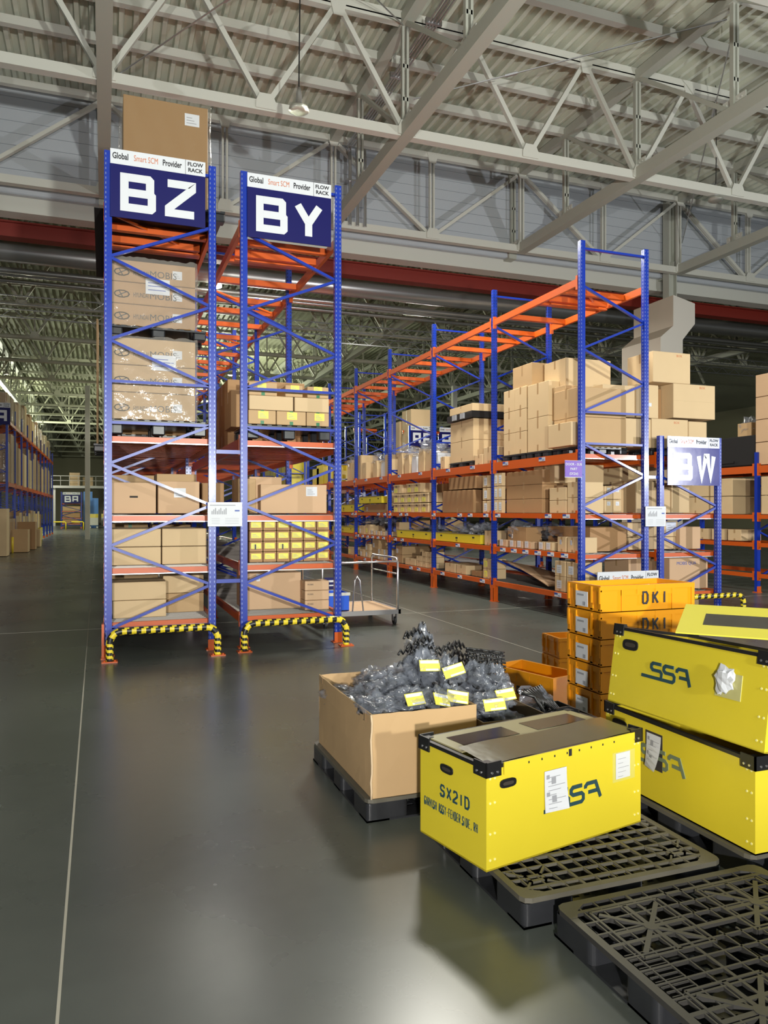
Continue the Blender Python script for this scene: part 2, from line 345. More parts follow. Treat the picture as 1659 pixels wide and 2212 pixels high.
# beams, ducts and pipes past the opening
tag(MB().box(-26, 34, 22.2, 22.6, 9.05, 9.4).box(-26, 34, 22.1, 22.7, 9.4, 9.44).build('red_crane_beam', REDB), 'long dark red beam running under the panelled wall', 'beam')
for y, z, r, l in ((24, 9.2, .3, 'large round galvanised duct'), (25, 8.95, .09, 'thick silver pipe below the duct'), (25.6, 9.0, .07, 'thin silver pipe beyond the duct'), (27.4, 9.3, .07, 'silver pipe past the nearest tubular truss')):
    tag(MB().tube([(-26, y, z), (34, y, z)], r, 16).build('air_duct' if r > .2 else 'service_pipe', GALV, smooth=True), l + ' running across the hall', 'duct' if r > .2 else 'pipe')
for y, z, l in ((30, 9.5, 'nearer'), (31.2, 9.3, 'farther')):
    b = MB(); b.bar((-26, y, z), (34, y, z), .04, .04); b.bar((-26, y, z - .3), (34, y, z - .3), .04, .04)
    x = -26
    while x < 34: b.bar((x, y, z - .3), (x + .4, y, z), .02); b.bar((x + .4, y, z), (x + .8, y, z - .3), .02); x += .8
    tag(b.build('lattice_girder', CHROME), 'light zigzag lattice girder across the far hall, the %s one' % l, 'girder', 'lattice girders')
# clad column at the end of the third truss
t = thing('column', 'cream clad column with a sideways step below the panelled wall', 'column', (17.9, 20.4, 0))
MB().box(17.75, 17.78, 20.56, 20.86, 8.6, 12.2).box(18.05, 18.08, 20.56, 20.86, 8.6, 12.2).box(17.78, 18.05, 20.7, 20.72, 8.6, 12.2).build('steel_core', STEELW, t)
prof = [(17.42, 8.85), (18.3, 8.65), (18.3, 7.98), (17.8, 7.42), (17.8, .0), (16.92, .0), (16.92, 7.45), (17.42, 7.85)]
MB().prism(prof, (0, 20.0, 0), (1, 0, 0), (0, 0, 1), (0, 1, 0), 1.95, 0).build('cladding', CREAM, t)
MB().prism(prof, (0, 19.97, 0), (1, 0, 0), (0, 0, 1), (0, 1, 0), .025, 0).build('front_sheet', CREAMW, t)
for x, y, l in ((-1.0, 52, 'slim white column standing in the far left aisle'), (21, 44, 'white column between the far right racks')):
    tag(MB().box(x - .15, x + .15, y - .15, y + .15, 0, ZB + .1).build('column', STEELB), l, 'column')
# high bay lamps
def high_bay(x, y, z, lab, lit=False):
    t = thing('high_bay_lamp', lab, 'lamp', (x, y, z), group='hanging high bay lamps')
    MB().tube([(x, y, z + .45), (x + .02, y, 10.8), (x, y, 12.5)], .012, 6).build('cord', BLACKP, t)
    MB().tube([(x, y, z + .5), (x, y, z + .38), (x, y, z + .2), (x, y, z + .17)], [.03, .05, .06, .11], 12).build('housing', CHROME, t, smooth=True)
    MB().tube([(x, y, z + .18), (x, y, z + .15), (x, y, z + .09), (x, y, z + .06)], [.1, .17, .18, .12], 18).build('glass', LIT if lit else GLASS, t, smooth=True)
high_bay(3.2, 13, 8.72, 'unlit glass high bay lamp hanging above the BY rack')
high_bay(14.4, 15, 9.5, 'unlit glass high bay lamp hanging in the upper right roof bay')
high_bay(3.27, 24, 8.7, 'brightly lit lamp seen between the two tall racks', True)
high_bay(7.0, 45, 9.7, 'small lit lamp seen low between the two tall racks', True)
for x, y, l in ((-5, 46, 'nearest'), (-5, 58, 'middle'), (-5, 72, 'farthest')):
    high_bay(x, y, 9.2, 'small unlit lamp over the far left aisle, the %s of three' % l)

# ------------------------------------------------------------------ racks
LV = (.42, 1.1, 1.76, 2.76, 5.6)
def rack(lab, x0, x1, ys, H=6.27, levels=LV, mirror=0, near=True, holes=1, rollers=True, endrail=True, front='-X', splice=2.9, sleeve=False):
    W = .09
    t = thing('pallet_rack', lab, 'rack', ((x0 + x1) / 2, ys[0], 0))
    for iy, y in enumerate(ys):
        for x in (x0, x1 - W):
            b = MB(); b.box(x, x + W, y, y + .02, .01, H); b.box(x, x + .02, y + .02, y + .08, .01, H); b.box(x + W - .02, x + W, y + .02, y + .08, .01, H)
            if iy < holes + 1:
                z = .15; fx = x if x == x1 - W or True else x
                while z < H - .05:
                    cx_ = x + (.022 if x == x1 - W or mirror else .022)
                    b.box(x + .012, x + .024, y - .0015, y, z, z + .028, 1)
                    if x == x1 - W or iy: b.box(x + .066, x + .078, y - .0015, y, z, z + .028, 1)
                    b.box(x - .0015, x, y + .03, y + .05, z, z + .03, 1); z += .06
            b.build('post', [BLUE, HOLE if iy == 0 else DHOLE], t)
            sl = .33 if (sleeve and iy) else .14
            MB().box(x - .03, x + W + .03, y - .02, y + .11, 0, .012).box(x - .01, x + W + .01, y - .012, y, .01, sl).box(x - .012, x, y - .012, y + .1, .01, sl if sleeve and iy else .02).build('foot_plate', ORANGE, t)
        # bracing
        b = MB(); yc = y + .045; xa, xb = x0 + W * .6, x1 - W * .6
        side = mirror; z = .33
        zs = []
        while z < H - .2: zs.append(z); z += .515
        br = lambda p, q: b.bar(p, q, .035, .045, up=(0, 1, 0))
        br((xa, yc, .33), (xb, yc, .33))
        for i in range(len(zs) - 1):
            if abs(zs[i] - splice) < .26: br((xa, yc, zs[i]), (xb, yc, zs[i])); br((xa, yc, zs[i + 1]), (xb, yc, zs[i + 1])); continue
            p, q = (xa, xb) if (i + side) % 2 == 0 else (xb, xa)
            if zs[i] > splice: p, q = q, p
            if zs[i + 1] > H - .5: continue
            br((p, yc, zs[i]), (q, yc, zs[i + 1]))
        if H > 4: br((xa, yc, H - .12), (xb, yc, H - .12))
        for i, zz in enumerate(zs):
            for xx in (xa, xb): b.tube([(xx, y - .004, zz), (xx, y + .01, zz)], .012, 6)
        b.build('bracing', BLUE, t)
    for k in range(len(ys) - 1):
        ya, yb = ys[k] + .08, ys[k + 1]
        for z in levels:
            if z > H: continue
            hb = .16 if 2.5 < z < 4 else (.12 if z > 4 else .09)
            for x, s_ in ((x0 - .005, -1), (x1 - .045, 1)):
                b = MB(); b.box(x, x + .05, ya, yb, z - hb, z); b.box(x - .004, x + .054, ya, ya + .05, z - hb - .06, z + .05); b.box(x - .004, x + .054, yb - .05, yb, z - hb - .06, z + .05)
                b.box(x, x + .05, ya, yb, z - hb * .62, z - hb * .38) if False else None
                b.build('shelf_beam', ORANGE, t)
            b = MB()
            if z > 2.5:
                n = 3 if z > 5 else (12 if rollers else 5)
                if z < 5:
                    for i in range(n): yq = ya + .12 + i * (yb - ya - .3) / (n - 1); b.box(x0 + .05, x1 - .05, yq, yq + .07, z - .09, z - .01)
                else:
                    for yq in (ya + .5, ya + 1.25, yb - .55): b.box(x0 + .05, x1 - .05, yq, yq + .09, z - .1, z - .01)
                    b.bar((x0 + .1, ya + .1, z - .05), (x1 - .1, ya + 1.2, z - .05), .03)
                b.build('support_bars', ORANGE, t)
            elif rollers:
                yq = ya + .1
                while yq < yb - .05: b.box(x0 + .05, x1 - .05, yq, yq + .014, z - .05, z - .014); yq += .12
                b.build('roller_tracks', TRACK, t)
    if endrail:
        for z in levels[:-1]:
            if z > H: continue
            b = MB(); b.box(x0 + W, x1 - W, ys[0] + .1, ys[0] + .15, z - .085, z - .02)
            b.box(x0 + W, x1 - W, ys[0] + .09, ys[0] + .16, z - .1, z - .088, 1); b.build('end_rail', [ORANGE, CHROME], t)
        if H > 5:
            MB().box(x0 + W, x1 - W, ys[0] + 1.0, ys[0] + 1.06, 5.48, 5.58).box(x0 + W, x1 - W, ys[0] + 1.0, ys[0] + 1.08, 5.42, 5.44).build('end_rail', ORANGE, t)
    return t
YS = [10 + 2.95 * i for i in range(7)]
YB = [10.45 + 2.95 * i for i in range(7)]
rBZ = rack('tall blue and orange rack carrying the BZ sign', 0.0, 1.36, YS, holes=1)
rBY = rack('tall blue and orange rack carrying the BY sign', 1.68, 3.06, YS, mirror=1, holes=1)
rBX = rack('tall blue rack with the purple door part card, right of the aisle', 7.25, 8.6, YB, H=6.2, mirror=1, holes=4, sleeve=True)
rBW = rack('low fronted blue rack carrying the BW sign', 8.83, 10.16, YB[:1] + YB[1:], H=3.08, levels=LV[:4], mirror=0)
for z, k in ((2.55, 0), (.86, 1)):
    tag(MB().box(1.37, 1.68, 10.03, 10.07, z, z + .05).build('rack_spacer', BLUE), 'short blue spacer tying the BZ and BY racks, %s one' % ('upper', 'lower')[k], 'bracket', 'rack spacers')
tag(MB().box(8.6, 8.83, 10.5, 10.54, 2.35, 2.4).build('rack_spacer', BLUE), 'short blue spacer beside the low BW rack', 'bracket')
def far_rack(lab, x0, x1, ys, levels, H, along='Y'):
    return rack(lab, x0, x1, ys, H=H, levels=levels, holes=-1, rollers=False, endrail=True)
far_rack('far rack row in the dark carrying the AF sign', 13.0, 14.3, [32 + 2.95 * i for i in range(3)], (.4, 1.6, 2.9, 4.3), 5.7)
far_rack('far rack row in the dark carrying the AG sign', 14.6, 15.9, [32 + 2.95 * i for i in range(3)], (.4, 1.6, 2.9, 4.3), 5.7)
far_rack('long rack row along the far left aisle', -5.1, -3.75, [35 + 2.95 * i for i in range(11)], (3.0, 5.6), 6.3)
far_rack('far rack standing across the end of the left aisle', -4.2, -2.2, [85, 88], (.5, 1.1, 1.8, 2.6), 3.8)
far_rack('rack row on the right edge past the BW sign', 13.5, 14.8, [9.9 + 2.95 * i for i in range(5)], (.42, 1.1, 1.72, 2.8), 3.1)
far_rack('distant blue rack row behind the open right rack', 10.6, 11.9, [32 + 2.95 * i for i in range(3)], (.5, 1.6, 2.8), 6.2)
far_rack('distant blue rack seen past the end of the right aisle', 6.9, 8.2, [32 + 2.95 * i for i in range(3)], (.5, 1.6, 2.8), 6.2)

# striped guard arches
def arch(x0, x1, y, zt, lab):
    r = .045; pts = []; n = 0; cr = .14
    path = [(x0, y, .01), (x0, y, zt - cr)]
    def seg(p, q, k): return [Vector(p).lerp(Vector(q), i / k) for i in range(k)]
    pts = seg((x0, y, .01), (x0, y, zt - cr), 12)
    pts += [V(x0 + cr - cr * math.cos(a), y, zt - cr + cr * math.sin(a)) for a in [i * math.pi / 2 / 6 for i in range(6)]]
    pts += seg((x0 + cr, y, zt), (x1 - cr, y, zt), 36)
    pts += [V(x1 - cr + cr * math.sin(a), y, zt - cr + cr * math.cos(a)) for a in [i * math.pi / 2 / 6 for i in range(6)]]
    pts += seg((x1, y, zt - cr), (x1, y, .01), 12) + [V(x1, y, .01)]
    t = thing('guard_arch', lab, 'guard rail', ((x0 + x1) / 2, y, 0), group='striped guard arches')
    MB().tube(pts, r, 12, stripe=lambda i, k: ((i * 4 + k * 2) // 8) % 2 if False else (1 if ((i + k / 3) % 4) < 1.7 else 0)).build('arch_tube', [BLACKP, GUARDY], t, smooth=True)
    for x in (x0, x1): MB().box(x - .09, x + .09, y - .07, y + .07, 0, .014).tube([(x - .06, y - .045, .01), (x - .06, y - .045, .03)], .012, 6).tube([(x + .06, y - .045, .01), (x + .06, y - .045, .03)], .012, 6).build('base_plate', ORANGE, t)
arch(.06, 1.33, 9.62, .36, 'black and yellow striped guard arch at the foot of the BZ rack')
arch(1.68, 3.04, 9.72, .36, 'black and yellow striped guard arch at the foot of the BY rack')
arch(8.85, 10.35, 10.15, .36, 'black and yellow striped guard arch at the foot of the BW rack')
tag(MB().box(-.03, .0, 9.85, 9.95, 0, .42).box(-.04, .06, 9.8, 9.99, 0, .012).build('post_protector', ORANGE), 'upright orange plate guarding the left foot of the BZ rack', 'guard')

# signs
un_ = (0, -1, 0)
GL = {'B': [([(0, 0), (0, 1), (.74, 1), (.86, .88), (.86, .64), (.75, .52), (.9, .4), (.9, .12), (.78, 0)], 1), ([(0, .52), (.75, .52)], 0)],
      'Z': [([(0, 1), (.92, 1), (.92, .86), (.05, .16), (.05, 0), (1, 0)], 0)],
      'Y': [([(0, 1), (.46, .38), (.46, -.09)], 0), ([(.92, 1), (.46, .38)], 0)],
      'W': [([(0, 1), (.2, 0), (.46, 1), (.6, 1), (.8, 0), (1, 1)], 0)],
      'A': [([(0, 0), (0, 1), (.9, 1), (.9, 0)], 0), ([(0, .42), (.9, .42)], 0)],
      'F': [([(0, 0), (0, 1), (.9, 1)], 0), ([(0, .45), (.8, .45)], 0)],
      'G': [([(.9, .85), (.9, 1), (0, 1), (0, 0), (.9, 0), (.9, .48), (.5, .48)], 0)]}
def sign(x0, x1, z0, z1, y, letters, lab, gloss=False, head=.22, wd=.118, fill=(.09, .12, .36, .36)):
    t = thing('rack_sign', lab, 'sign', ((x0 + x1) / 2, y, z0), group='rack end signs')
    W = x1 - x0; H = z1 - z0; hz = z1 - H * head
    MB().box(x0, x1, y - .015, y, z0, hz).build('navy_panel', SIGNGL if gloss else NAVY, t)
    MB().box(x0, x1, y - .018, y, hz, z1).box(x1 - W * .217, x1 - W * .213, y - .019, y - .018, hz, z1, 1).build('header_panel', [REFL if gloss else WHITE, INK], t)
    b = MB(); s = wd * H; lh = (hz - z0) * .72; lw = W * .37; zz = z0 + (hz - z0) * .13
    for i, ch in enumerate(letters):
        ox = x0 + W * .1 + i * (lw + W * .08) + s / 2
        if ch == 'B':
            a_, b_ = lw, lh; c_ = s * .45; m_ = lh * .5
            qs = [[(0, 0), (s, 0), (s, b_), (0, b_)]]
            for za_, zb_, e_ in ((0, m_ + s * .5, a_), (m_ - s * .5, b_, a_ * .95)):
                qs += [[(s, za_), (e_ - s, za_), (e_ - s, za_ + s), (s, za_ + s)], [(s, zb_ - s), (e_ - s, zb_ - s), (e_ - s, zb_), (s, zb_)] if za_ > 0 else None, [(e_ - s, za_ + s), (e_, za_ + s), (e_, zb_ - s), (e_ - s, zb_ - s)],
                       [(e_ - s, za_), (e_ - c_, za_), (e_, za_ + c_), (e_, za_ + s), (e_ - s, za_ + s)], [(e_ - s, zb_ - s), (e_, zb_ - s), (e_, zb_ - c_), (e_ - c_, zb_), (e_ - s, zb_)]]
            for iq, q_ in enumerate([q_ for q_ in qs if q_]): b.prism(q_, (ox - s / 2, y - .016, zz), (1, 0, 0), (0, 0, 1), un_, .003 + iq * .0003)
            continue
        for ip, (pts, cl) in enumerate(GL[ch]):
            b.stroke([(p[0] * (lw - s), s / 2 + p[1] * (lh - s)) for p in pts], s, (ox, y - .016, zz), (1, 0, 0), (0, 0, 1), un_, bool(cl), .003 + ip * .0018)
    b.build('big_letters', REFL if gloss else WHITE, t)
    hs = H * head
    sz = W * .092
    text('caption_text', 'Global', sz, (x0 + W * .02, y - .02, hz + hs * .36), (1, 0, 0), (0, 0, 1), INK, t, sx=.68, bold=.0025)
    text('caption_text', 'Smart SCM', sz, (x0 + W * .24, y - .02, hz + hs * .36), (1, 0, 0), (0, 0, 1), RUST, t, sx=.6)
    text('caption_text', 'Provider', sz, (x0 + W * .54, y - .02, hz + hs * .36), (1, 0, 0), (0, 0, 1), INK, t, sx=.63, bold=.0025)
    text('caption_text', 'FLOW', sz * .65, (x0 + W * .89, y - .02, hz + hs * .6), (1, 0, 0), (0, 0, 1), INK, t, align='CENTER', bold=.002)
    text('caption_text', 'RACK', sz * .65, (x0 + W * .89, y - .02, hz + hs * .2), (1, 0, 0), (0, 0, 1), INK, t, align='CENTER', bold=.002)
    return t
sign(.07, 1.22, 5.44, 6.28, 9.97, 'BZ', 'navy and white rack end sign reading BZ')
sign(1.76, 2.9, 5.4, 6.24, 9.97, 'BY', 'navy and white rack end sign reading BY')
sign(8.94, 10.05, 2.24, 3.07, 10.4, 'BW', 'glossy glaring rack end sign reading BW', gloss=True, wd=.11)
sign(13.06, 14.19, 4.76, 5.68, 31.95, 'AF', 'distant rack end sign reading AF')
sign(14.5, 15.77, 4.72, 5.66, 31.95, 'AG', 'distant rack end sign reading AG')
sign(-4.85, -3.65, 5.38, 6.28, 34.9, 'BA', 'distant rack end sign cut by the left edge, its A showing')
sign(-4.0, -2.35, 2.6, 3.75, 84.8, 'BA', 'tiny far sign reading BA at the end of the left aisle')
sign(7.42, 8.62, .0, .82, 10.25, 'BW', 'rack sign standing on the floor behind the crates, only its header showing', head=.27)
def notice(x0, x1, z0, z1, y, lab):
    t = thing('notice_board', lab, 'notice', ((x0 + x1) / 2, y, z0))
    MB().cbox(x0, x1, y - .02, y, z0, z1, .006).build('board', REFL, t)
    b = MB().box(x0 + .015, x1 - .015, y - .022, y - .02, z0 + .015, z1 - .015)
    W = x1 - x0; H = z1 - z0
    b.box(x0 + .03, x0 + W * .8, y - .0235, y - .022, z1 - .045, z1 - .035, 1)
    for i in range(9): b.box(x0 + .05 + i * W * .05, x0 + .05 + i * W * .05 + W * .03, y - .0235, y - .022, z0 + H * .5, z0 + H * (.64 + .06 * (i % 3)), 1)
    for i in range(4): b.box(x0 + .05, x0 + W * .35, y - .0235, y - .022, z0 + H * (.12 + .07 * i), z0 + H * (.13 + .07 * i), 1); b.box(x0 + W * .5, x0 + W * .9, y - .0235, y - .022, z0 + H * (.12 + .07 * i), z0 + H * (.13 + .07 * i), 1)
    b.box(x0 + W * .78, x0 + W * .92, y - .0235, y - .022, z0 + H * .62, z0 + H * .68, 2)
    b.build('printed_sheet', [WHITE, GREYINK, BINK], t)
notice(1.245, 1.69, 1.6, 1.915, 9.95, 'white framed notice bridging the BZ and BY racks')
notice(8.48, 8.9, 1.54, 1.88, 10.4, 'bluish framed notice bridging the BX and BW racks')
t = thing('shelf_card', 'purple card reading DOOR - SUB PART on the rack post', 'card', (7.08, 10.42, 2.35))
MB().box(6.93, 7.25, 10.41, 10.42, 2.35, 2.61).build('card_panel', PURP, t)
MB().box(6.93, 7.25, 10.42, 10.424, 2.34, 2.615).build('card_border', WHITE, t)
for s_, z in (('DOOR - SUB', 2.535), ('PART', 2.46), ('(SX2id)', 2.385)): text('card_text', s_, .055, (7.09, 10.408, z), (1, 0, 0), (0, 0, 1), WHITE, t, align='CENTER', bold=.0008)

# ------------------------------------------------------------------ cartons
seen = {}
def carton(x0, x1, y0, y1, z0, z1, lab, m=None, grp=None, face='Y', lb=None, tape='T', rz=0, name='carton', print_=None):
    m = m or CARD; cx_, cy_ = (x0 + x1) / 2, (y0 + y1) / 2; a, b_, h = (x1 - x0) / 2 - .003, (y1 - y0) / 2 - .003, z1 - z0 - .003
    bv = min(.006, a * .08)
    o = MB().cbox(-a, a, -b_, b_, 0, h, bv).build(name, m); o.location = (cx_, cy_, z0); o.rotation_euler = (0, 0, rz)
    tag(o, lab, 'carton', grp)
    u = .0012
    big = max(a, b_) > .12
    if tape and big:
        tm = GTAPE if tape == 'G' else TAPE; tw = .024
        t = MB()
        if face == 'Y':
            if tape == 'G': t.box(-tw, tw, -b_ - u, -b_, h * .78, h).box(-tw, tw, -b_ - u, -b_, 0, h * .25).box(-tw, tw, -b_, b_, h, h + u)
            else: t.box(-a, a, -tw, tw, h, h + u).box(-a - u, -a, -tw, tw, h * .7, h).box(-a, a, -b_ - u * .5, -b_, h * .5 - .001, h * .5 + .001) if h > .6 else t.box(-a, a, -tw, tw, h, h + u).box(-a - u, -a, -tw, tw, h * .7, h)
        else:
            t.box(-a, a, -tw, tw, h, h + u).box(-a - u, -a, -tw, tw, h * .68, h).box(-a - u, -a, -tw, tw, 0, h * .2)
        t.build('packing_tape', tm, o, world=False)
    if lb:
        kind, fu, fv, lw, lh = lb   # position as a fraction of the face
        mm = {'w': WHITE, 'y': YLAB, 'b': REFL}[kind]; t = MB()
        if face == 'Y':
            X = -a + 2 * a * fu; Zz = h * fv; t.box(X, X + lw, -b_ - .0025, -b_, Zz, Zz + lh)
            for i in range(3): t.box(X + lw * .12, X + lw * (.8 - .15 * i), -b_ - .0032, -b_ - .0025, Zz + lh * (.2 + .22 * i), Zz + lh * (.26 + .22 * i), 1)
        else:
            Y = b_ - 2 * b_ * fu - lw; Zz = h * fv; t.box(-a - .0025, -a, Y, Y + lw, Zz, Zz + lh)
            for i in range(3): t.box(-a - .0032, -a - .0025, Y + lw * .2, Y + lw * .85, Zz + lh * (.2 + .22 * i), Zz + lh * (.26 + .22 * i), 1)
        t.build('paper_label', [mm, GREYINK], o, world=False)
    if print_:
        s_, sz, fu, fv, mm = print_
        if face == 'Y': text('printing', s_, sz, (-a + 2 * a * fu, -b_ - .002, h * fv), (1, 0, 0), (0, 0, 1), mm, o, world=False)
        else: text('printing', s_, sz, (-a - .002, b_ - 2 * b_ * fu, h * fv), (0, -1, 0), (0, 0, 1), mm, o, world=False)
    return o
def open_carton(name, x0, x1, y0, y1, z0, z1, lab, m, grp=None, th=.008, cat='carton', rz=0):
    cx_, cy_ = (x0 + x1) / 2, (y0 + y1) / 2; a, b_, h = (x1 - x0) / 2, (y1 - y0) / 2, z1 - z0
    b = MB().box(-a, a, -b_, -b_ + th, 0, h).box(-a, a, b_ - th, b_, 0, h).box(-a, -a + th, -b_ + th, b_ - th, 0, h).box(a - th, a, -b_ + th, b_ - th, 0, h).box(-a, a, -b_, b_, 0, th)
    o = b.build(name, m); o.location = (cx_, cy_, z0); o.rotation_euler = (0, 0, rz); return tag(o, lab, cat, grp)

# BZ rack, seen through its end frame
G = 'cartons in the BZ rack'
carton(.1, .76, 10.25, 10.9, .43, .655, 'plain carton at the bottom of the BZ rack, lower one at the left', CARD2, G, tape=None)
carton(.09, .76, 10.25, 10.9, .658, .89, 'plain carton at the bottom of the BZ rack, stacked at the left', CARD2, G)
carton(.78, 1.28, 10.6, 11.3, .43, .69, 'plain carton at the bottom of the BZ rack, lower one at the right', CARD, G, tape=None)
carton(.74, 1.28, 10.6, 11.3, .693, .93, 'plain carton at the bottom of the BZ rack, stacked at the right', CARD2, G)
carton(.1, .74, 11.5, 12.3, .43, .98, 'carton behind the lower left stack in the BZ rack', CARD, G)
for i, (xa, xb) in enumerate(((.08, .69), (.7, 1.27))):
    for j in (0, 1):
        carton(xa, xb, 10.2, 11.2, 1.11 + j * .235, 1.34 + j * .235, 'long pale carton on the second BZ shelf, %s %s' % (('lower', 'upper')[j], ('left', 'right')[i]), CARD2, G)
carton(.1, .6, 11.5, 12.3, 1.11, 1.62, 'carton at the back of the second BZ shelf, left', CARD, G, lb=('y', .55, .6, .18, .12), tape='G')
carton(.65, 1.2, 11.5, 12.3, 1.11, 1.6, 'carton at the back of the second BZ shelf, right', CARD, G, lb=('y', .4, .6, .18, .12))
o = carton(.08, .63, 10.22, 10.8, 1.77, 2.17, 'tan carton with a hand hole on the third BZ shelf', CARD4, G)
MB().box(-.05, .05, -.289, -.284, .2, .225).build('hand_hole', DARKC, o, world=False)
carton(.65, 1.18, 10.22, 10.8, 1.77, 2.19, 'tan carton with a white sheet on the third BZ shelf', CARD4, G, lb=('w', .38, .5, .15, .12))
carton(.68, 1.22, 10.95, 11.6, 1.77, 2.32, 'taller carton behind the pair on the third BZ shelf', CARD, G)
def pallet_mesh_blocks(): pass
def simple_pallet(x0, x1, y0, y1, z0, lab, h=.13, grp='black plastic pallets'):
    t = thing('pallet', lab, 'pallet', ((x0 + x1) / 2, (y0 + y1) / 2, z0), group=grp)
    b = MB().box(x0, x1, y0, y1, z0 + h - .03, z0 + h - .012)
    n = 9
    for i in range(n): xx = x0 + (x1 - x0 - .06) * i / (n - 1); b.box(xx, xx + .06, y0, y1, z0 + h - .012, z0 + h)
    b.build('deck', PALL, t)
    for i in range(3):
        for j in range(3):
            bx = x0 + (x1 - x0 - .16) * i / 2; by = y0 + (y1 - y0 - .16) * j / 2
            MB().cbox(bx, bx + .16, by, by + .16, z0, z0 + h - .03, .015).build('block', PALL, t)
    return t
def film(x0, x1, y0, y1, z0, z1, lab, seed=0, fine=False, wm=None):
    rnd = random.Random(seed); b = MB(); n = 90 if fine else 40; rows = 34 if fine else 14; e = .012
    per = []
    def P(s):
        s *= 2 * ((x1 - x0) + (y1 - y0)); a = x1 - x0; c_ = y1 - y0
        if s < a: return x0 + s, y0 - e
        s -= a
        if s < c_: return x1 + e, y0 + s
        s -= c_
        if s < a: return x1 - s, y1 + e
        return x0 - e, y1 - (s - a)
    vs = []
    for r in range(rows + 1):
        for k in range(n):
            px, py = P(k / n); j = rnd.uniform(0, .011) if not fine else .006 + .006 * math.sin(k * .9 + r * .35 + seed) + rnd.uniform(0, .007)
            dx = px - (x0 + x1) / 2; dy = py - (y0 + y1) / 2; l = math.hypot(dx, dy); vs.append((px + dx / l * j, py + dy / l * j, z0 + (z1 - z0) * r / rows + (rnd.uniform(-.01, .02) if r in (0, rows) else 0)))
    b.add(vs, [(r * n + k, r * n + (k + 1) % n, (r + 1) * n + (k + 1) % n, (r + 1) * n + k) for r in range(rows) for k in range(n)])
    return tag(b.build('stretch_film', wm or WRAP, smooth=True), lab, 'plastic wrap')
simple_pallet(.06, 1.26, 10.2, 11.3, 2.78, 'black plastic pallet under the lower wrapped load in the BZ rack', .19)
simple_pallet(.06, 1.26, 10.2, 11.3, 4.04, 'black plastic pallet between the two wrapped loads in the BZ rack', .13)
for j in range(6):
    z = (2.98 + j * .35) if j < 3 else (4.18 + (j - 3) * .28); hh = .345 if j < 3 else .275
    o = carton(.09, 1.13, 10.25, 11.2, z, z + hh, 'wide printed carton in the wrapped BZ loads, %s from the bottom' % ORD[j], CARD3 if j > 2 else CARD, 'wide printed cartons under film', lb=('w', .72, .3, .12, .11), print_=('MOBIS', .12, .44, .3, INK), tape=None)
    b = MB()
    for q in range(3): b.stroke([(.1 * math.cos(a) * .9, .045 * math.sin(a)) for a in [i * math.pi / 5 for i in range(10)]], .012, (-.4 + q * .001, -.477, hh * .42), (1, 0, 0), (0, 0, 1), un_, True)
    b.stroke([(-.05, -.03), (0, .0), (.06, .03)], .012, (-.4, -.477, hh * .42), (1, 0, 0), (0, 0, 1), un_); b.stroke([(-.03, .035), (.01, -.035)], .012, (-.4, -.477, hh * .42), (1, 0, 0), (0, 0, 1), un_)
    b.build('oval_emblem', INK, o, world=False)
    text('printing', 'HYUNDAI', .085, (-.26, -.477, hh * .32), (1, 0, 0), (0, 0, 1), INK, o, world=False, sx=.5)
for x, z in ((.5, 4.6), (.58, 3.62)):
    tag(MB().box(x, x + .3, 10.235, 10.238, z, z + .2).box(x + .03, x + .2, 10.233, 10.235, z + .14, z + .15, 1).box(x + .03, x + .27, 10.233, 10.235, z + .1, z + .11, 1).box(x + .03, x + .25, 10.233, 10.235, z + .05, z + .06, 1).build('load_sheet', [WHITE, BINK]), 'white address sheet on the %s wrapped load' % ('upper' if z > 4 else 'lower'), 'paper')
film(.08, 1.14, 10.22, 11.22, 2.97, 4.04, 'crinkled clear film around the lower wrapped load in the BZ rack', 1, True)
film(.08, 1.14, 10.22, 11.22, 4.16, 5.04, 'crinkled clear film around the upper wrapped load in the BZ rack', 2, True)
# top of BZ
simple_pallet(.02, 1.5, 10.15, 11.9, 5.62, 'black slatted pallet on top of the BZ rack', .14)
tag(MB().box(-.12, 1.36, 10.2, 13.2, 5.61, 5.617).build('black_mesh_sheet', mat('black_mesh', (.006, .005, .005), .7)), 'black mesh sheet lying on the top beams of the BZ rack', 'sheet')
for i, (xa, xb, z0_, z1_) in enumerate(((.24, 1.38, 5.77, 6.6), (.24, 1.38, 6.6, 7.5))):
    carton(xa, xb, 10.95, 11.8, z0_, z1_, 'large brown wrapped carton on top of the BZ rack, %s' % ('lower', 'upper')[i], mat('brown_wrapped_board', (.27, .145, .05), .5), G, lb=('w', .72, .35 if i == 0 else .68, .2, .17), tape=None)
film(.22, 1.4, 10.93, 11.82, 5.8, 7.52, 'loose clear film around the cartons on top of the BZ rack', 3, True, mat('thin_stretch_film', (.4, .34, .26), .14, bump=.8, bscale=7, alpha=.12, spec=1, coat=1))
for k, (ya, yb, za, zb) in enumerate(((11.45, 12.6, 2.95, 3.9), (13.2, 14.3, 2.9, 4.3), (14.5, 15.6, 2.9, 4.0), (16.2, 17.4, 2.9, 4.4), (19.2, 20.4, 2.9, 4.2))):
    simple_pallet(.08 if k != 1 else -.16, 1.28, ya, yb, 2.77, 'black pallet deeper in the BZ rack, %s back' % ORD[k], .13)
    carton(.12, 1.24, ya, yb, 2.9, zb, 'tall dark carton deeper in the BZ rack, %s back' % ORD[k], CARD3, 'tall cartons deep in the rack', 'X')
for k, ya in enumerate((13.3, 16.3)):
    carton(-.0, 1.2, ya, ya + 1.2, 1.78, 2.4, 'carton deep on the third BZ shelf, %s one' % ('nearer', 'farther')[k], CARD, G)
tag(MB().box(-.12, -.09, 13.3, 14.3, 2.9, 4.95).build('cardboard_sheet', CARD), 'tall cardboard sheet standing along the left side of the BZ rack', 'sheet')

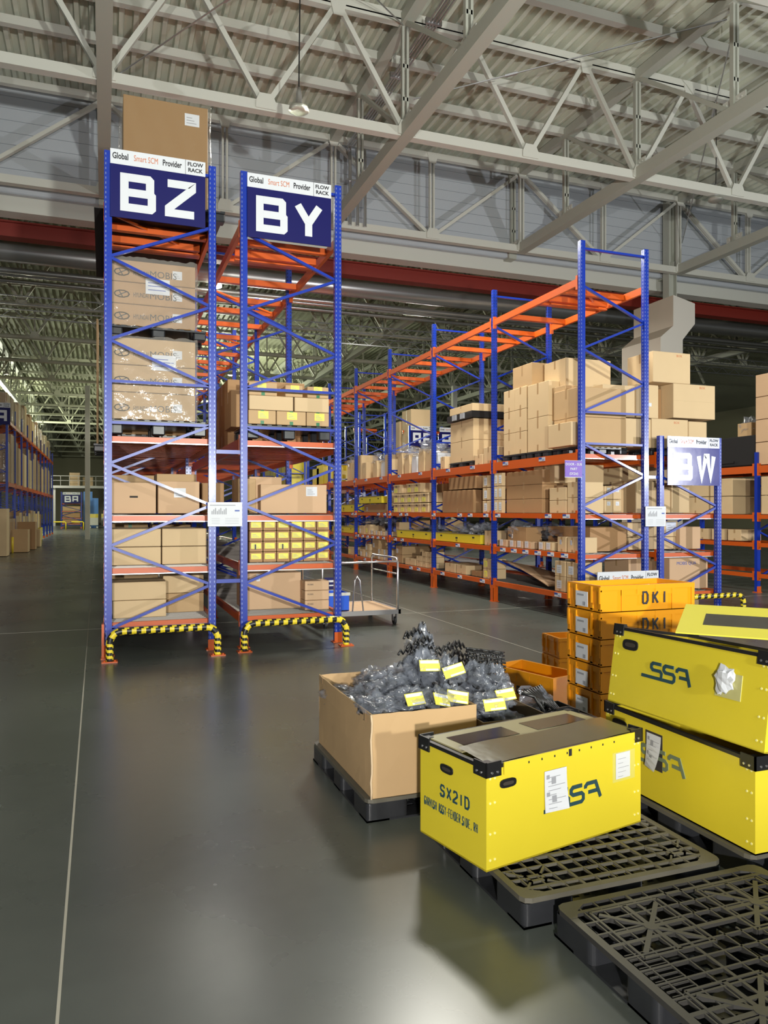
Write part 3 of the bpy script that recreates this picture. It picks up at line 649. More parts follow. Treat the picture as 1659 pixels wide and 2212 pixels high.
# BY rack
G = 'cartons in the BY rack'
carton(1.82, 2.62, 10.5, 11.2, .43, .94, 'large carton with two white tape marks at the bottom of the BY rack', CARD4, G, lb=('w', .2, .78, .05, .1))
for j in range(3): carton(2.6, 2.95, 10.22, 10.48, .43 + j * .135, .563 + j * .135, 'small flat carton in a stack beside the BY rack post, %s' % ('bottom', 'middle', 'top')[j], CARD4, 'flat cartons beside the BY post', print_=('MOBIS', .03, .1, .55, INK))
for j in range(4):
    for i in range(6):
        x = 1.83 + i * .187
        o = carton(x, x + .184, 10.2, 10.62, 1.11 + j * .142, 1.25 + j * .142, 'small yellow labelled carton on the BY rack, %s from left, %s row up' % (ORD[i], ORD[j]), CARD3, 'small yellow labelled cartons', lb=('y', .12, .3, .135, .075))
        if (i, j) in ((0, 1), (2, 1)): MB().box(-.02, .0, -.212, -.208, .03, .1).build('black_mark', INK, o, world=False)
tag(MB().box(1.8, 2.94, 10.2, 10.7, 1.682, 1.69).build('black_cover_sheet', BLACKP), 'thin black sheet over the small labelled cartons', 'sheet')
carton(1.84, 2.32, 10.5, 11.0, 1.77, 2.28, 'leaning carton beside the white notice on the BY shelf', CARD4, G, rz=R(8), lb=None)
carton(1.28, 1.6, 10.9, 11.5, 1.77, 2.2, 'carton glimpsed between the two tall racks above the notice', CARD3, G)
carton(2.0, 2.94, 10.3, 10.9, 1.77, 2.17, 'wide tan carton with a white sheet on the third BY shelf', CARD4, G, lb=('w', .68, .6, .16, .13))
carton(1.72, 1.97, 10.45, 11.0, 1.77, 2.25, 'narrow carton wedged by the BY post on the third shelf', CARD, G)
simple_pallet(1.8, 2.96, 10.2, 11.3, 2.78, 'black plastic pallet on the fourth level of the BY rack', .19)
for i, (xa, xb) in enumerate(((1.82, 2.2), (2.205, 2.62), (2.625, 2.95))): carton(xa, xb, 10.22, 10.7, 2.98, 3.17, 'green taped carton on the BY pallet, bottom row, %s from the left' % ORD[i], CARD, 'green taped cartons', lb=('y', .35, .4, .14, .1), tape='G')
for i, (xa, xb) in enumerate(((1.83, 2.44), (2.455, 2.95))): carton(xa, xb, 10.22, 10.8, 3.173, 3.37, 'wide carton in the middle row on the BY pallet, %s' % ('left', 'right')[i], CARD2, G, tape=None)
for i, (xa, xb, za) in enumerate(((1.83, 2.22, 3.55), (2.33, 2.58, 3.53), (2.64, 2.95, 3.53))): carton(xa, xb, 10.24, 10.8, 3.373, za, 'carton in the top row on the BY pallet, %s from the left' % ORD[i], CARD, G, lb=('y', .3, .5, .12, .08), tape='G' if i != 1 else 'T')
carton(1.9, 2.3, 11.0, 11.4, 2.98, 3.68, 'carton at the back of the BY pallet, rising above the rest', CARD2, G)
carton(1.66, 1.8, 10.7, 11.3, 2.98, 3.5, 'narrow carton standing at the left of the BY pallet', CARD3, G)
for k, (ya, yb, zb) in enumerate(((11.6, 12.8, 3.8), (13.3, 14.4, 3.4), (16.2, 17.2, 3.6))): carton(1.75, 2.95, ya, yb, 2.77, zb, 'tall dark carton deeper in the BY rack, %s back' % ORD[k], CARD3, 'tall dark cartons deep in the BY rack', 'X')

# BX rack long face
LVN = ['bottom', 'second', 'third', 'pallet level']
cnt = {}
def shelf_run(lv, items, what='carton', grp=None):
    """items: (y0, y1, h, depth, setback, mat, stack, label, tape, tip)"""
    for it in items:
        y0, y1, h, dep, sb, m, n, lb, pr = it
        for j in range(n):
            k = cnt.get(lv, 0); cnt[lv] = k + 1
            z = LV[lv] + .003 + j * (h + .002)
            bay = min(6, int((y0 - 10.45) / 2.95)); kb = cnt.get((lv, bay, j), 0); cnt[lv, bay, j] = kb + 1
            size = 'long' if dep > .9 else ('small' if h < .2 and y1 - y0 < .4 else ('large' if h > .45 else 'mid-sized'))
            row = '' if n == 1 else ', ' + ['lowest', 'second up', 'third up', 'fourth up'][j]
            carton(7.32 + sb, 7.32 + sb + dep, y0, y1 - .012, z, z + h, '%s carton, %s on the %s, %s bay from purple card%s' % (size, ORD[kb], LVN[lv] + ' shelf', ORD[bay], row), m, 'cartons on the right aisle rack', 'X', lb, print_=pr)
wl = ('w', .1, .15, .12, .12)
yl = ('y', .15, .2, .12, .12)
# bottom shelf
shelf_run(0, [(10.65, 10.98, .26, .5, 0, CARD2, 2, ('w', .2, .2, .14, .14), None), (11.0, 11.33, .26, .55, 0, CARD2, 2, ('w', .2, .2, .14, .14), None), (11.35, 11.55, .24, .4, .2, CARD3, 2, None, None),
              (13.62, 13.98, .2, .35, 0, CARD2, 2, yl, None), (14.15, 14.6, .12, .4, .05, CARD3, 1, None, None), (14.75, 15.25, .2, .5, 0, CARD2, 1, None, None), (15.3, 15.85, .2, .6, 0, CARD2, 1, None, None),
              (16.6, 16.88, .13, .35, 0, CARD2, 3, None, None), (16.9, 17.2, .13, .35, 0, CARD2, 3, None, None), (17.22, 17.55, .13, .35, 0, CARD2, 2, None, None), (17.6, 18.3, .17, .4, 0, CARD2, 1, None, None), (18.6, 19.1, .22, 1.2, .05, CARD, 2, wl, None),
              (19.5, 19.95, .15, .5, 0, CARD2, 2, wl, None), (20.0, 20.4, .15, .5, 0, CARD2, 2, wl, None), (20.45, 21.0, .28, .5, .05, CARD, 2, wl, None), (21.1, 21.5, .2, .4, 0, CARD2, 2, wl, None), (21.6, 22.0, .22, .4, 0, CARD2, 1, wl, None), (22.6, 23.2, .25, .5, 0, CARD2, 1, yl, None)])
# second shelf
shelf_run(1, [(10.65, 10.95, .26, .4, 0, CARD2, 1, ('b', .3, .5, .05, .08), None), (10.98, 11.25, .26, .4, 0, CARD2, 1, ('b', .3, .5, .05, .08), None), (11.4, 11.62, .15, .45, 0, CARD2, 1, wl, None), (11.64, 11.86, .15, .45, 0, CARD2, 1, wl, None), (12.1, 12.35, .13, .45, 0, CARD4, 1, wl, None), (12.4, 12.62, .13, .5, 0, CARD4, 1, wl, None), (12.66, 12.9, .13, .5, 0, CARD4, 1, wl, None), (13.0, 13.3, .14, .4, 0, CARD4, 1, wl, None),
              (13.62, 13.92, .3, .4, 0, CARD2, 1, None, None), (19.5, 19.8, .12, .4, 0, CARD2, 1, wl, None), (19.85, 20.2, .12, .4, 0, CARD2, 1, wl, None), (20.25, 20.6, .12, .4, 0, CARD2, 1, wl, None), (20.65, 21.0, .12, .4, 0, CARD2, 1, wl, None), (21.1, 21.5, .3, .5, 0, CARD2, 1, yl, None), (21.55, 22.1, .26, .5, 0, CARD2, 1, wl, None), (18.95, 19.2, .4, .3, .1, CARD2, 1, yl, None)])
# third shelf
shelf_run(2, [(10.62, 10.95, .26, .5, 0, CARD2, 2, None, None), (10.97, 11.5, .22, .4, 0, CARD2, 2, None, None), (11.75, 13.05, .26, .85, .02, CARD3, 3, None, None)])
for j in range(3):
    for k in (0, 1):
        carton(7.26, 7.34, 13.06 + k * .17, 13.22 + k * .17, 1.765 + j * .265, 2.02 + j * .265, 'narrow white-fronted end carton at the second post, %s row, %s' % (('lower', 'middle', 'upper')[j], ('nearer', 'farther')[k]), CARD2, 'white fronted end cartons', 'X', lb=('w', .15, .2, .1, .16))
for j in range(3): carton(7.3, 7.6, 13.62, 13.95, 1.765 + j * .26, 2.01 + j * .26, 'creased pale carton just past the second post, %s' % ('lowest', 'middle', 'top')[j], CARD2, 'creased cartons past the second post', 'X', lb=('w', .2, .15, .12, .16))
shelf_run(2, [(13.98, 14.3, .35, .5, .3, CARD4, 1, None, None), (14.6, 16.2, .5, .9, .1, CARD3, 1, None, None)])
open_carton('open_carton', 7.45, 8.45, 14.55, 15.9, 2.28, 2.56, 'dark brown open carton on the wide carton in the second bay', CARD3)
for j in range(3):
    for i in range(5 if j < 2 else 3):
        ii = i if j < 2 else (1, 2, 4)[i]; y = 16.75 + ii * .47
        o = carton(7.3, 7.75, y, y + .44, 1.765 + j * .25, 1.995 + j * .25, 'lidded pale carton on the third shelf, %s row up, %s from the near end' % (ORD[j], ORD[ii]), CARD2, 'lidded cartons in the third bay', 'X', lb=('y', .15, .1, .2, .1), tape=None)
        MB().box(-.235, .235, -.225, .225, .19, .232).build('lid', CARD2, o, world=False); MB().box(-.237, -.234, -.04, .04, .165, .195).build('hand_hole', INK, o, world=False)
shelf_run(2, [(16.65, 19.1, .72, .6, .55, CARD3, 1, None, None), (19.45, 19.65, .28, .3, 0, CARD2, 2, yl, None), (19.8, 21.9, .24, .4, .1, CARD, 1, wl, None)])
# pallet level: tall loads
LB = LV[3]
def load(x0, x1, y0, y1, rows, lab, h, cols=1, m=CARD2, grp='tall loads on the right rack', z=LB + .12):
    simple_pallet(x0, x1, y0, y1, LB + .005, 'black pallet under the ' + lab, .115)
    w_ = (y1 - y0) / cols
    for j in range(rows):
        for i in range(cols):
            carton(x0 + .02, x1 - .02, y0 + w_ * i, y0 + w_ * (i + 1), z + .002 + j * h, z + (j + 1) * h, 'carton in the %s, row %s up%s' % (lab, ORD[j], '' if cols == 1 else ', ' + ORD[i] + ' along'), m, grp, 'X')
load(7.4, 8.4, 10.75, 11.5, 2, 'load nearest the purple card', .5, m=CARD)
load(7.35, 8.45, 11.6, 12.3, 2, 'tall load with a torn sheet in the first bay', .62, m=CARD2)
load(7.35, 8.45, 12.35, 13.2, 3, 'gridded load in the first bay', .42, 2, CARD2)
load(7.4, 8.4, 14.6, 15.75, 2, 'load under the black tray in the second bay', .46, m=CARD2)
tag(MB().box(7.36, 8.44, 14.55, 15.8, 3.81, 3.95).box(7.34, 7.36, 14.9, 15.1, 3.82, 3.94, 1).box(7.34, 7.36, 15.3, 15.5, 3.82, 3.94, 1).build('black_tray', [BLACKP, GREYINK]), 'black tray with grey clips on the second bay load', 'tray')
carton(7.4, 8.4, 14.6, 15.75, 3.955, 4.12, 'shallow lid carton on top of the black tray', CARD2, None, 'X')
tag(MB().box(7.3, 8.44, 12.3, 13.4, 3.65, 3.78).box(7.28, 7.3, 12.5, 12.65, 3.66, 3.77, 1).box(7.28, 7.3, 12.9, 13.05, 3.66, 3.77, 1).build('black_tray', [BLACKP, GREYINK]), 'black tray with grey clips in front of the gridded load', 'tray') if False else None
for k, (ya, yb, h) in enumerate(((15.9, 16.15, .3), (13.6, 14.0, .35), (14.05, 14.4, .22))):
    carton(7.35, 7.75, ya, yb, LB + .003, LB + h, 'small pale carton on the second bay pallet level, %s from the first bay' % ORD[[2, 0, 1][k]], CARD2, 'small cartons on the pallet level', 'X')
# paper sacks in clear bags further along
def crumple(name, c, r, m, parent, seed, amp=.28, lev=2, world=True):
    rnd = random.Random(seed); import mathutils
    n1, n2 = {1: (9, 12), 2: (14, 20), 3: (26, 38)}[lev]; b = MB(); vs = []
    off = V(rnd.uniform(0, 50), rnd.uniform(0, 50), rnd.uniform(0, 50))
    for i in range(n1 + 1):
        th = math.pi * i / n1
        for j in range(n2):
            ph = 2 * math.pi * j / n2; d = V(math.sin(th) * math.cos(ph), math.sin(th) * math.sin(ph), math.cos(th))
            n_ = mathutils.noise.noise(d * 2.3 + off) * amp * 1.6 + mathutils.noise.noise(d * 6 + off) * amp
            ridg = abs(mathutils.noise.noise(d * 4 + off * .5)) * amp
            k = 1 + n_ - ridg; vs.append((c[0] + d.x * r[0] * k, c[1] + d.y * r[1] * k, c[2] + d.z * r[2] * k))
    b.add(vs, [(i * n2 + j, (i + 1) * n2 + j, (i + 1) * n2 + (j + 1) % n2, i * n2 + (j + 1) % n2) for i in range(n1) for j in range(n2)])
    return b.build(name, m, parent, world=world, smooth=lev == 3)
for i, y in enumerate((16.6, 17.0, 17.45, 17.9, 18.4, 18.9, 20.2, 20.9, 23.4)):
    t = thing('bagged_sack', 'paper sack with a crumpled clear bag on top, %s along the pallet level' % ORD[i], 'sack', (7.6, y, LB), group='bagged paper sacks')
    b = MB(); a = .17; hh = .42 + .08 * ((i * 7) % 3)
    b.prism([(-a, 0), (a, 0), (a * 1.05, hh * .6), (a * .8, hh), (-a * .8, hh), (-a * 1.06, hh * .5)], (7.42, y, LB + .005), (0, 1, 0), (0, 0, 1), (1, 0, 0), .45); b.build('sack', CARD2 if i % 3 else WHITE, t)
    crumple('clear_bag', (7.6, y, LB + hh + .05), (.24, .24, .17), BAGM, t, i + 40, .5, 1)
for i, (ya, h) in enumerate(((21.5, .5), (21.95, .75), (22.6, .55), (19.5, .6))): carton(7.35, 7.9, ya, ya + .38, LB + .003, LB + h, 'upright pale carton far along the pallet level, %s one' % ORD[i], CARD2, 'upright cartons on the pallet level', 'X')
# yellow trays on the second and third shelves of the right rack
def yellow_tray(y0, y1, z, h, lab, x0=7.3, dep=.75):
    o = open_carton('yellow_tray', x0, x0 + dep, y0, y1, z, z + h, lab, YEL, 'yellow trays on the right rack', .01, 'tray')
    L = (y1 - y0) / 2; a = dep / 2
    for s_ in (-.72, .72): MB().box(-a - .004, -a, L * s_ - .05, L * s_ + .05, h * .62, h * .76).build('handle_hole', INK, o, world=False)
    MB().box(-a - .003, -a, -.05, .05, h * .45, h * .62).box(-a - .003, -a, -.04, .04, h * .3, h * .34).box(-a - .003, -a, -.04, .04, h * .2, h * .23).build('printing', INK, o, world=False)
    b = MB().box(-a - .006, -a + .012, -L, L, h, h + .012).box(a - .012, a + .004, -L, L, h, h + .012); b.build('rim', CHROME, o, world=False)
yellow_tray(14.05, 16.3, LV[1] + .003, .2, 'yellow tray full of bagged parts in the second bay')
yellow_tray(16.55, 18.8, LV[1] + .003, .2, 'yellow tray full of bagged parts in the third bay')
yellow_tray(22.5, 24.9, LV[1] + .003, .2, 'yellow tray on the second shelf of the fifth bay')
yellow_tray(22.4, 24.8, LV[2] + .003, .24, 'yellow tray on the third shelf of the fifth bay')
yellow_tray(20.0, 22.0, LV[2] + .26, .2, 'yellow tray resting on the carton in the fourth bay')
bagspots = [(7.6, 14.3, 1.38, .3), (7.7, 14.75, 1.4, .32), (7.6, 15.2, 1.36, .28), (7.8, 15.7, 1.36, .3), (7.7, 17.0, 1.34, .24), (7.7, 17.8, 1.34, .24), (7.7, 21.2, 1.5, .3), (7.6, 12.9, 1.42, .3), (7.9, 12.3, 1.42, .28), (7.7, 22.2, 1.4, .25), (7.7, 20.5, 1.48, .28), (7.9, 11.9, 1.4, .25)]
for i, (x, y, z, r) in enumerate(bagspots):
    t = thing('parts_bag', 'crumpled clear bag of dark parts on the right rack second shelf, %s bag' % ORD[i], 'bag', (x, y, z - .1), group='bags on the right rack')
    crumple('clear_bag', (x, y, z), (r, r * 1.1, r * .55), BAGM, t, i + 70, .4, 1); crumple('contents', (x, y, z - .06), (r * .7, r * .8, r * .35), BLACKP, t, i + 90, .3, 1)
open_carton('open_carton', 7.75, 8.5, 10.9, 12.2, LV[1] + .003, LV[1] + .42, 'dark open carton at the back of the first bay, second shelf', CARD3)
open_carton('open_carton', 7.8, 8.5, 12.3, 13.3, LV[1] + .003, LV[1] + .3, 'shallow dark open carton behind the labelled small cartons', DARKC)
# rolled pale sheet on the empty bottom shelf
b = MB(); vs = []
for i in range(9):
    for j in range(7): yy_ = 13.4 - j * .28; vs.append((7.45 + i * .1, yy_, .45 + .36 * (1 - (j / 6) ** 1.3) * (1 - .06 * i)))
b.add(vs, [(i * 7 + j, (i + 1) * 7 + j, (i + 1) * 7 + j + 1, i * 7 + j + 1) for i in range(8) for j in range(6)])
o = b.build('folded_cardboard', CARD4, smooth=True); sm = o.modifiers.new('thick', 'SOLIDIFY'); sm.thickness = .02; tag(o, 'slumped sheet of pale cardboard on the bottom shelf of the first bay', 'sheet')
# beam stickers: countable paper tags as parts of the rack
n = 0
for lv, ys_ in ((1, [10.8 + .42 * i for i in range(6)] + [14.9, 18.2, 18.7] + [19.6 + .45 * i for i in range(6)] + [22.0]), (2, [10.75, 11.3, 13.1, 13.6, 14.3, 14.8, 16.2, 17.9, 18.3, 19.1, 19.5, 20.0, 22.1, 22.4]), (0, [11.0, 13.75, 14.8, 15.7, 17.1, 17.6, 20.2, 21.2]), (3, [11.5, 12.8, 14.2, 15.4, 17.0, 18.4, 19.8, 21.1, 22.2])):
    for y in ys_:
        MB().box(7.239, 7.2445, y, y + .2, LV[lv] - .08, LV[lv] - .012).box(7.238, 7.239, y + .1, y + .2, LV[lv] - .045, LV[lv] - .012, 1).box(7.238, 7.239, y + .02, y + .09, LV[lv] - .065, LV[lv] - .055, 1).build('beam_tag', [WHITE if lv < 3 else REFL, BINK], rBX)

# BX / BW racks seen end on
G = 'cartons behind the BW rack end'
def cy(x0, x1, z0, z1, lab, m=CARD2, y0=10.8, d=.7, **k): return carton(x0, x1, y0, y0 + d, z0, z1, lab, m, G, **k)
simple_pallet(8.9, 10.1, 10.75, 11.85, LB + .005, 'black pallet on the fourth level behind the BW sign', .12)
cy(8.95, 9.75, 2.9, 3.42, 'pale carton just above the BW sign, left', print_=('BOX', .06, .6, .85, RUST))
cy(9.76, 10.17, 2.9, 3.4, 'pale carton just above the BW sign, right')
cy(8.62, 9.1, 3.42, 4.0, 'pale carton with torn tape marks in the second row over the BW sign', lb=('w', .35, .35, .16, .06))
cy(9.42, 10.36, 3.45, 4.06, 'pale square carton overhanging at the right, second row over the BW sign', lb=None, print_=('BOX', .06, .62, .88, RUST))
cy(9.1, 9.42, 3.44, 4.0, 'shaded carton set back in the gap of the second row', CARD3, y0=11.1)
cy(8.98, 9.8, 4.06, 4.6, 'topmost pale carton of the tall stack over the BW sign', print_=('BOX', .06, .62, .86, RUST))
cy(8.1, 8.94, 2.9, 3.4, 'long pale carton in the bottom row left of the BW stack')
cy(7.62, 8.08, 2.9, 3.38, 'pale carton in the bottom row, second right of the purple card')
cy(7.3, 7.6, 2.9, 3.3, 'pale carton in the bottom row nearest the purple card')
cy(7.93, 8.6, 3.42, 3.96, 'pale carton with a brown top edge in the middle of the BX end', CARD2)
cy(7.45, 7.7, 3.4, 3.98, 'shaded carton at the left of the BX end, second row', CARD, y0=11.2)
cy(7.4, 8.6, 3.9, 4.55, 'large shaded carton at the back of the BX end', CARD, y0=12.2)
cy(7.6, 8.55, 4.0, 4.5, 'pale striped carton at the top of the BX end, set back', CARD2, y0=11.4)
simple_pallet(7.35, 8.5, 10.75, 11.85, LB + .005, 'black pallet at the near end of the BX rack', .12) if False else None
# L2
cy(7.36, 7.6, 1.77, 1.98, 'small pale carton on the third BX shelf, lowest at the post', y0=10.75, d=.4) if False else None
for i in range(3):
    for j in range(2): cy(7.9 + i * .18, 8.075 + i * .18, 1.77 + j * .235, 2.0 + j * .235, 'small pale carton, block of six by the purple card, %s row, %s' % (('lower', 'upper')[j], ('left', 'middle', 'right')[i]), y0=10.95, d=.4, lb=('w', .3, .55, .07, .07))
for i, (xa, xb, za) in enumerate(((8.32, 8.6, 2.25), (8.85, 9.3, 2.35), (9.32, 9.62, 2.2), (9.64, 10.05, 2.32))): cy(xa, xb, 1.77, za, 'carton at the third shelf under the BW sign, %s from the left' % ORD[i], CARD2 if i else CARD, y0=11.1)
for i, (xa, xb) in enumerate(((7.5, 7.95), (8.0, 8.55), (8.9, 9.5), (9.5, 10.05))): cy(xa, xb, 2.3, 2.64, 'upper carton tucked under the fourth level beam, %s from the left' % ORD[i], y0=11.6)
for i, (xa, xb, za, zb, l) in enumerate(((8.62, 8.9, 1.12, 1.34, None), (8.9, 9.25, 1.12, 1.34, None), (9.25, 9.65, 1.12, 1.34, None), (8.6, 8.95, 1.345, 1.6, None), (8.95, 9.32, 1.345, 1.6, None), (9.32, 9.7, 1.345, 1.62, ('b', .3, .3, .22, .18)))):
    cy(xa, xb, za, zb, 'pale carton on the shelf below the bluish notice, %s row, %s' % (('lower', 'upper')[i // 3], ('left', 'middle', 'right')[i % 3]), CARD2, y0=11.0, d=.45, lb=l)
o = cy(9.25, 10.1, .43, .98, 'large rosy carton printed with a round emblem at the BW rack foot', CARD4, y0=10.7, print_=('MOBIS QUA', .08, .18, .78, BINK))
cy(9.65, 10.12, 1.12, 1.52, 'rosy carton right of the pale ones on the second BW shelf', CARD4, y0=10.9)
cy(8.7, 9.2, .43, .98, 'rosy carton at the left of the bottom BW shelf', CARD4, y0=11.1)
cy(8.5, 9.9, .02, .36, 'low carton on the floor under the BW rack', CARD2, y0=10.7, d=.5)
for i, (xa, xb) in enumerate(((7.4, 7.75), (7.8, 8.1), (8.15, 8.5))): cy(xa, xb, 1.12, 1.5, 'brown carton set back on the second BX shelf, %s from the left' % ORD[i], CARD3, y0=12.4)
cy(7.95, 8.3, 1.12, 1.34, 'leaning pale carton on the second BX shelf near the post', CARD2, y0=10.95, d=.35, rz=R(12))
# right edge rack row
for i, (ya, yb) in enumerate(((13.6, 14.3), (14.35, 15.2), (12.15, 12.8), (10.5, 12.1))):
    for j in range(2): carton(13.55, 14.6, ya, yb, 1.73 + j * .42, 2.14 + j * .42, 'pale carton below the orange beam at the right edge, %s pile, %s' % (ORD[i], ('lower', 'upper')[j]), CARD2, 'cartons on the right edge rack', 'X')
tag(MB().cbox(13.6, 14.7, 13.0, 15.6, 2.82, 3.5, .02).box(13.58, 13.6, 13.6, 14.6, 2.9, 2.95).build('black_bin', mat('matt_black_board', (.006, .005, .006), .8)), 'big matt black bin on the right edge rack', 'bin')
for j in range(4): carton(13.55, 14.6, 11.0, 12.95, 2.82 + j * .5, 3.31 + j * .5, 'tall stack carton at the right edge, %s up' % ORD[j], CARD4, 'right edge stack', 'X')
for i in range(3): carton(13.6, 14.2, 13.4 + i * .5, 13.8 + i * .5, 1.12, 1.38, 'small pale carton in shade on the right edge rack, %s' % ORD[i], CARD2, 'shaded cartons on the right edge rack', 'X')
t = thing('wrapped_bundle', 'small bundle in glinting clear film above the black bin', 'bundle', (14.2, 13.7, 3.5)); crumple('film', (14.2, 13.7, 3.75), (.22, .22, .25), BAGM, t, 5, .5, 1); MB().cbox(14.0, 14.4, 13.5, 13.9, 3.5, 3.85).build('card_core', CARD, t)

# far racks contents
def far_boxes(x0, x1, ys, zs, lab, face='X', m=(CARD2, CARD, CARD3), wrap=True, seed=0):
    rnd = random.Random(seed)
    for i, (ya, yb) in enumerate(ys):
        for j, (za, zb) in enumerate(zs):
            hh = (zb - za) * rnd.uniform(.7, .98)
            carton(x0 + rnd.uniform(.02, .1), x1 - .05, ya + .02, yb - rnd.uniform(.05, .2), za, za + hh, 'carton load on the %s, %s along, %s level' % (lab, ORD[i], ORD[j]), rnd.choice(m), 'loads on the ' + lab, face)
            if wrap and rnd.random() < .75: film(x0 + .0, x1 - .02, ya + .03, yb - .04, za, za + hh, 'clear film on the %s load, %s along, %s level' % (lab, ORD[i], ORD[j]), rnd.randint(0, 999))
yy_ = [(35 + 2.95 * (i // 2) + (.14 if i % 2 == 0 else 1.52), 35 + 2.95 * (i // 2) + (1.48 if i % 2 == 0 else 2.9)) for i in range(18)]
far_boxes(-5.0, -3.75, yy_, [(3.02, 5.2), (5.62, 7.2)], 'far left aisle rack', seed=3)
far_boxes(-4.95, -3.7, yy_[:12], [(.02, 1.9)], 'floor of the far left aisle rack', seed=8)
for i, (x, y, h) in enumerate(((-3.9, 33.2, 1.9), (-3.4, 36.2, 1.0), (-3.3, 38.6, 1.3), (-3.3, 41.5, .9))):
    carton(x - .5, x + .3, y, y + .9, .02, h, 'pale stacked cartons on the floor beside the far left rack, %s pile' % ORD[i], (CARD2, CARD, CARD3)[i % 3], 'floor piles by the left rack', 'X')
far_boxes(13.1, 14.25, [(32.1, 33.3), (33.5, 34.8)], [(.42, 1.5), (1.62, 2.8), (2.92, 4.1), (4.32, 6.6)], 'AF rack', 'Y', wrap=False, seed=5)
far_boxes(14.7, 15.85, [(32.1, 33.3), (33.5, 34.8)], [(.42, 1.5), (1.62, 2.8), (2.92, 4.1)], 'AG rack', 'Y', wrap=False, seed=6)
far_boxes(10.7, 11.9, [(32.1, 33.3), (33.5, 34.8)], [(.52, 1.5), (1.62, 2.7), (2.82, 4.3)], 'dim rack behind', 'Y', wrap=False, m=(CARD3, CARD), seed=9)
far_boxes(-4.1, -2.3, [(85.1, 86.5)], [(.52, 1.0), (1.12, 1.7), (1.82, 2.5)], 'rack closing the left aisle', 'Y', wrap=False, m=(CARD3, CARD), seed=10)
for i, (ya, z, h) in enumerate(((25.4, LB + .01, .45), (26.4, LB + .01, .7), (27.0, LB + .01, .6))):
    o = open_carton('yellow_box', 7.4, 8.4, ya, ya + .9, z, z + h, 'bright yellow box high on the far end of the right rack, %s' % ORD[i], YEL, 'far yellow boxes', .01, 'box')
for i in range(6):
    for j in range(2):
        carton(7.4, 8.3, 32.2 + i * .9, 33.0 + i * .9, 2.85 + j * .55, 3.38 + j * .55, 'yellow carton on the distant blue rack, %s along, %s' % (ORD[i], ('lower', 'upper')[j]), YEL, 'distant yellow cartons', 'X', tape=None)
# end of the left aisle
tag(MB().box(-2.1, -1.2, 88, 88.2, 0, 3.9).box(-1.2, -.6, 88, 90, 0, 3.2).build('blue_curtain', PBLUE), 'bright blue doorway curtain beside the tiny BA sign', 'curtain')
t = thing('mezzanine', 'white framed mezzanine platform across the end of the left aisle', 'platform', (-1, 100, 0))
b = MB().box(-6, 6, 100, 104, 4.6, 4.9)
b.build('deck', STEELB, t); b = MB()
for i in range(13): b.box(-6 + i, -5.95 + i, 100, 100.05, 4.9, 6.1)
b.box(-6, 6, 100, 100.05, 6.05, 6.12).box(-6, 6, 100, 100.05, 5.5, 5.55).build('railing', STEELB, t)
for x in (-5.8, -2, 1.8, 5.6): MB().box(x, x + .25, 100.2, 100.45, 0, 4.6).build('leg', STEELB, t)
for i, (x, y, h) in enumerate(((-4, 100.5, 1.6), (-2.5, 101, 1.1), (1, 100.6, 1.4))): carton(x, x + 1.2, y, y + 1, 4.91, 4.91 + h, 'pale crate on the far mezzanine, %s from the left' % ORD[i], CARD2, 'crates on the mezzanine')
for i, (x, y) in enumerate(((-1.5, 86), (-.3, 88), (.4, 84))): tag(MB().cbox(x, x + .9, y, y + .6, .3, 1.1).box(x, x + .9, y, y + .6, 1.1, 1.5, 1).tube([(x + .1, y, .1), (x + .1, y + .1, .1)], .1, 8).tube([(x + .8, y, .1), (x + .8, y + .1, .1)], .1, 8).build('parts_cart', [STEELB, YEL]), 'white cart with yellow trays at the end of the left aisle, %s' % ORD[i], 'cart', 'far parts carts')
def bollard(pts, lab): tag(MB().tube(pts, .06, 10).build('floor_guard', GUARDY, smooth=True), lab, 'guard rail', 'yellow floor guards')
bollard([(-4.0, 36.4, 0), (-4.0, 36.4, .7), (-4.05, 36.4, .78), (-4.4, 36.4, .8)], 'bent yellow floor guard beside the left edge rack')
bollard([(-3.72, 36.2, 0), (-3.72, 36.2, .68)], 'straight yellow bollard beside the left edge rack')
for i, x in enumerate((-3.5, -1.9)): bollard([(x - 1.1, 80, .75), (x - .1, 80, .75), (x, 80, .68), (x, 80, 0)], 'distant yellow guard rail before the BA rack, %s' % ('left', 'right')[i])
open_carton('floor_tub', -4.5, -3.6, 50, 51.5, 0, .8, 'yellow tub on the floor of the far left aisle', YEL, None, .02, 'tub')

# platform cart behind the BY post
t = thing('platform_cart', 'grey tubular platform cart standing in the aisle behind the BY post', 'cart', (3.75, 11.8, 0))
MB().box(3.12, 4.4, 11.25, 12.5, .2, .235).build('deck', CARD4, t)
MB().box(3.1, 4.42, 11.22, 11.26, .17, .24).box(3.1, 4.42, 12.5, 12.54, .17, .24).box(3.1, 3.14, 11.22, 12.54, .17, .24).box(4.38, 4.42, 11.22, 12.54, .17, .24).build('frame', CHROME, t)
def loop(x, z, y0, y1): return [(x, y0, .2), (x, y0, z - .06), (x, y0 + .06, z), (x, y1 - .06, z), (x, y1, z - .06), (x, y1, .2)]
MB().tube(loop(4.38, 1.05, 11.26, 12.5), .018, 8).tube([(4.38, 11.26, .8), (4.38, 12.5, .8)], .012, 6).build('end_handle', CHROME, t, smooth=True)
MB().tube(loop(3.14, 1.25, 11.26, 12.5), .018, 8).build('end_handle', CHROME, t, smooth=True)
MB().tube([(3.14, 11.26, 1.0), (4.38, 11.26, 1.0)], .014, 8).tube([(3.14, 12.5, .9), (4.38, 12.5, .9)], .014, 8).build('side_rail', CHROME, t, smooth=True)
MB().tube([(3.62, 11.24, .22), (3.66, 11.24, .72), (3.7, 11.24, .78), (3.74, 11.24, .72), (3.8, 11.24, .22)], .012, 6).build('tow_handle', CHROME, t, smooth=True)
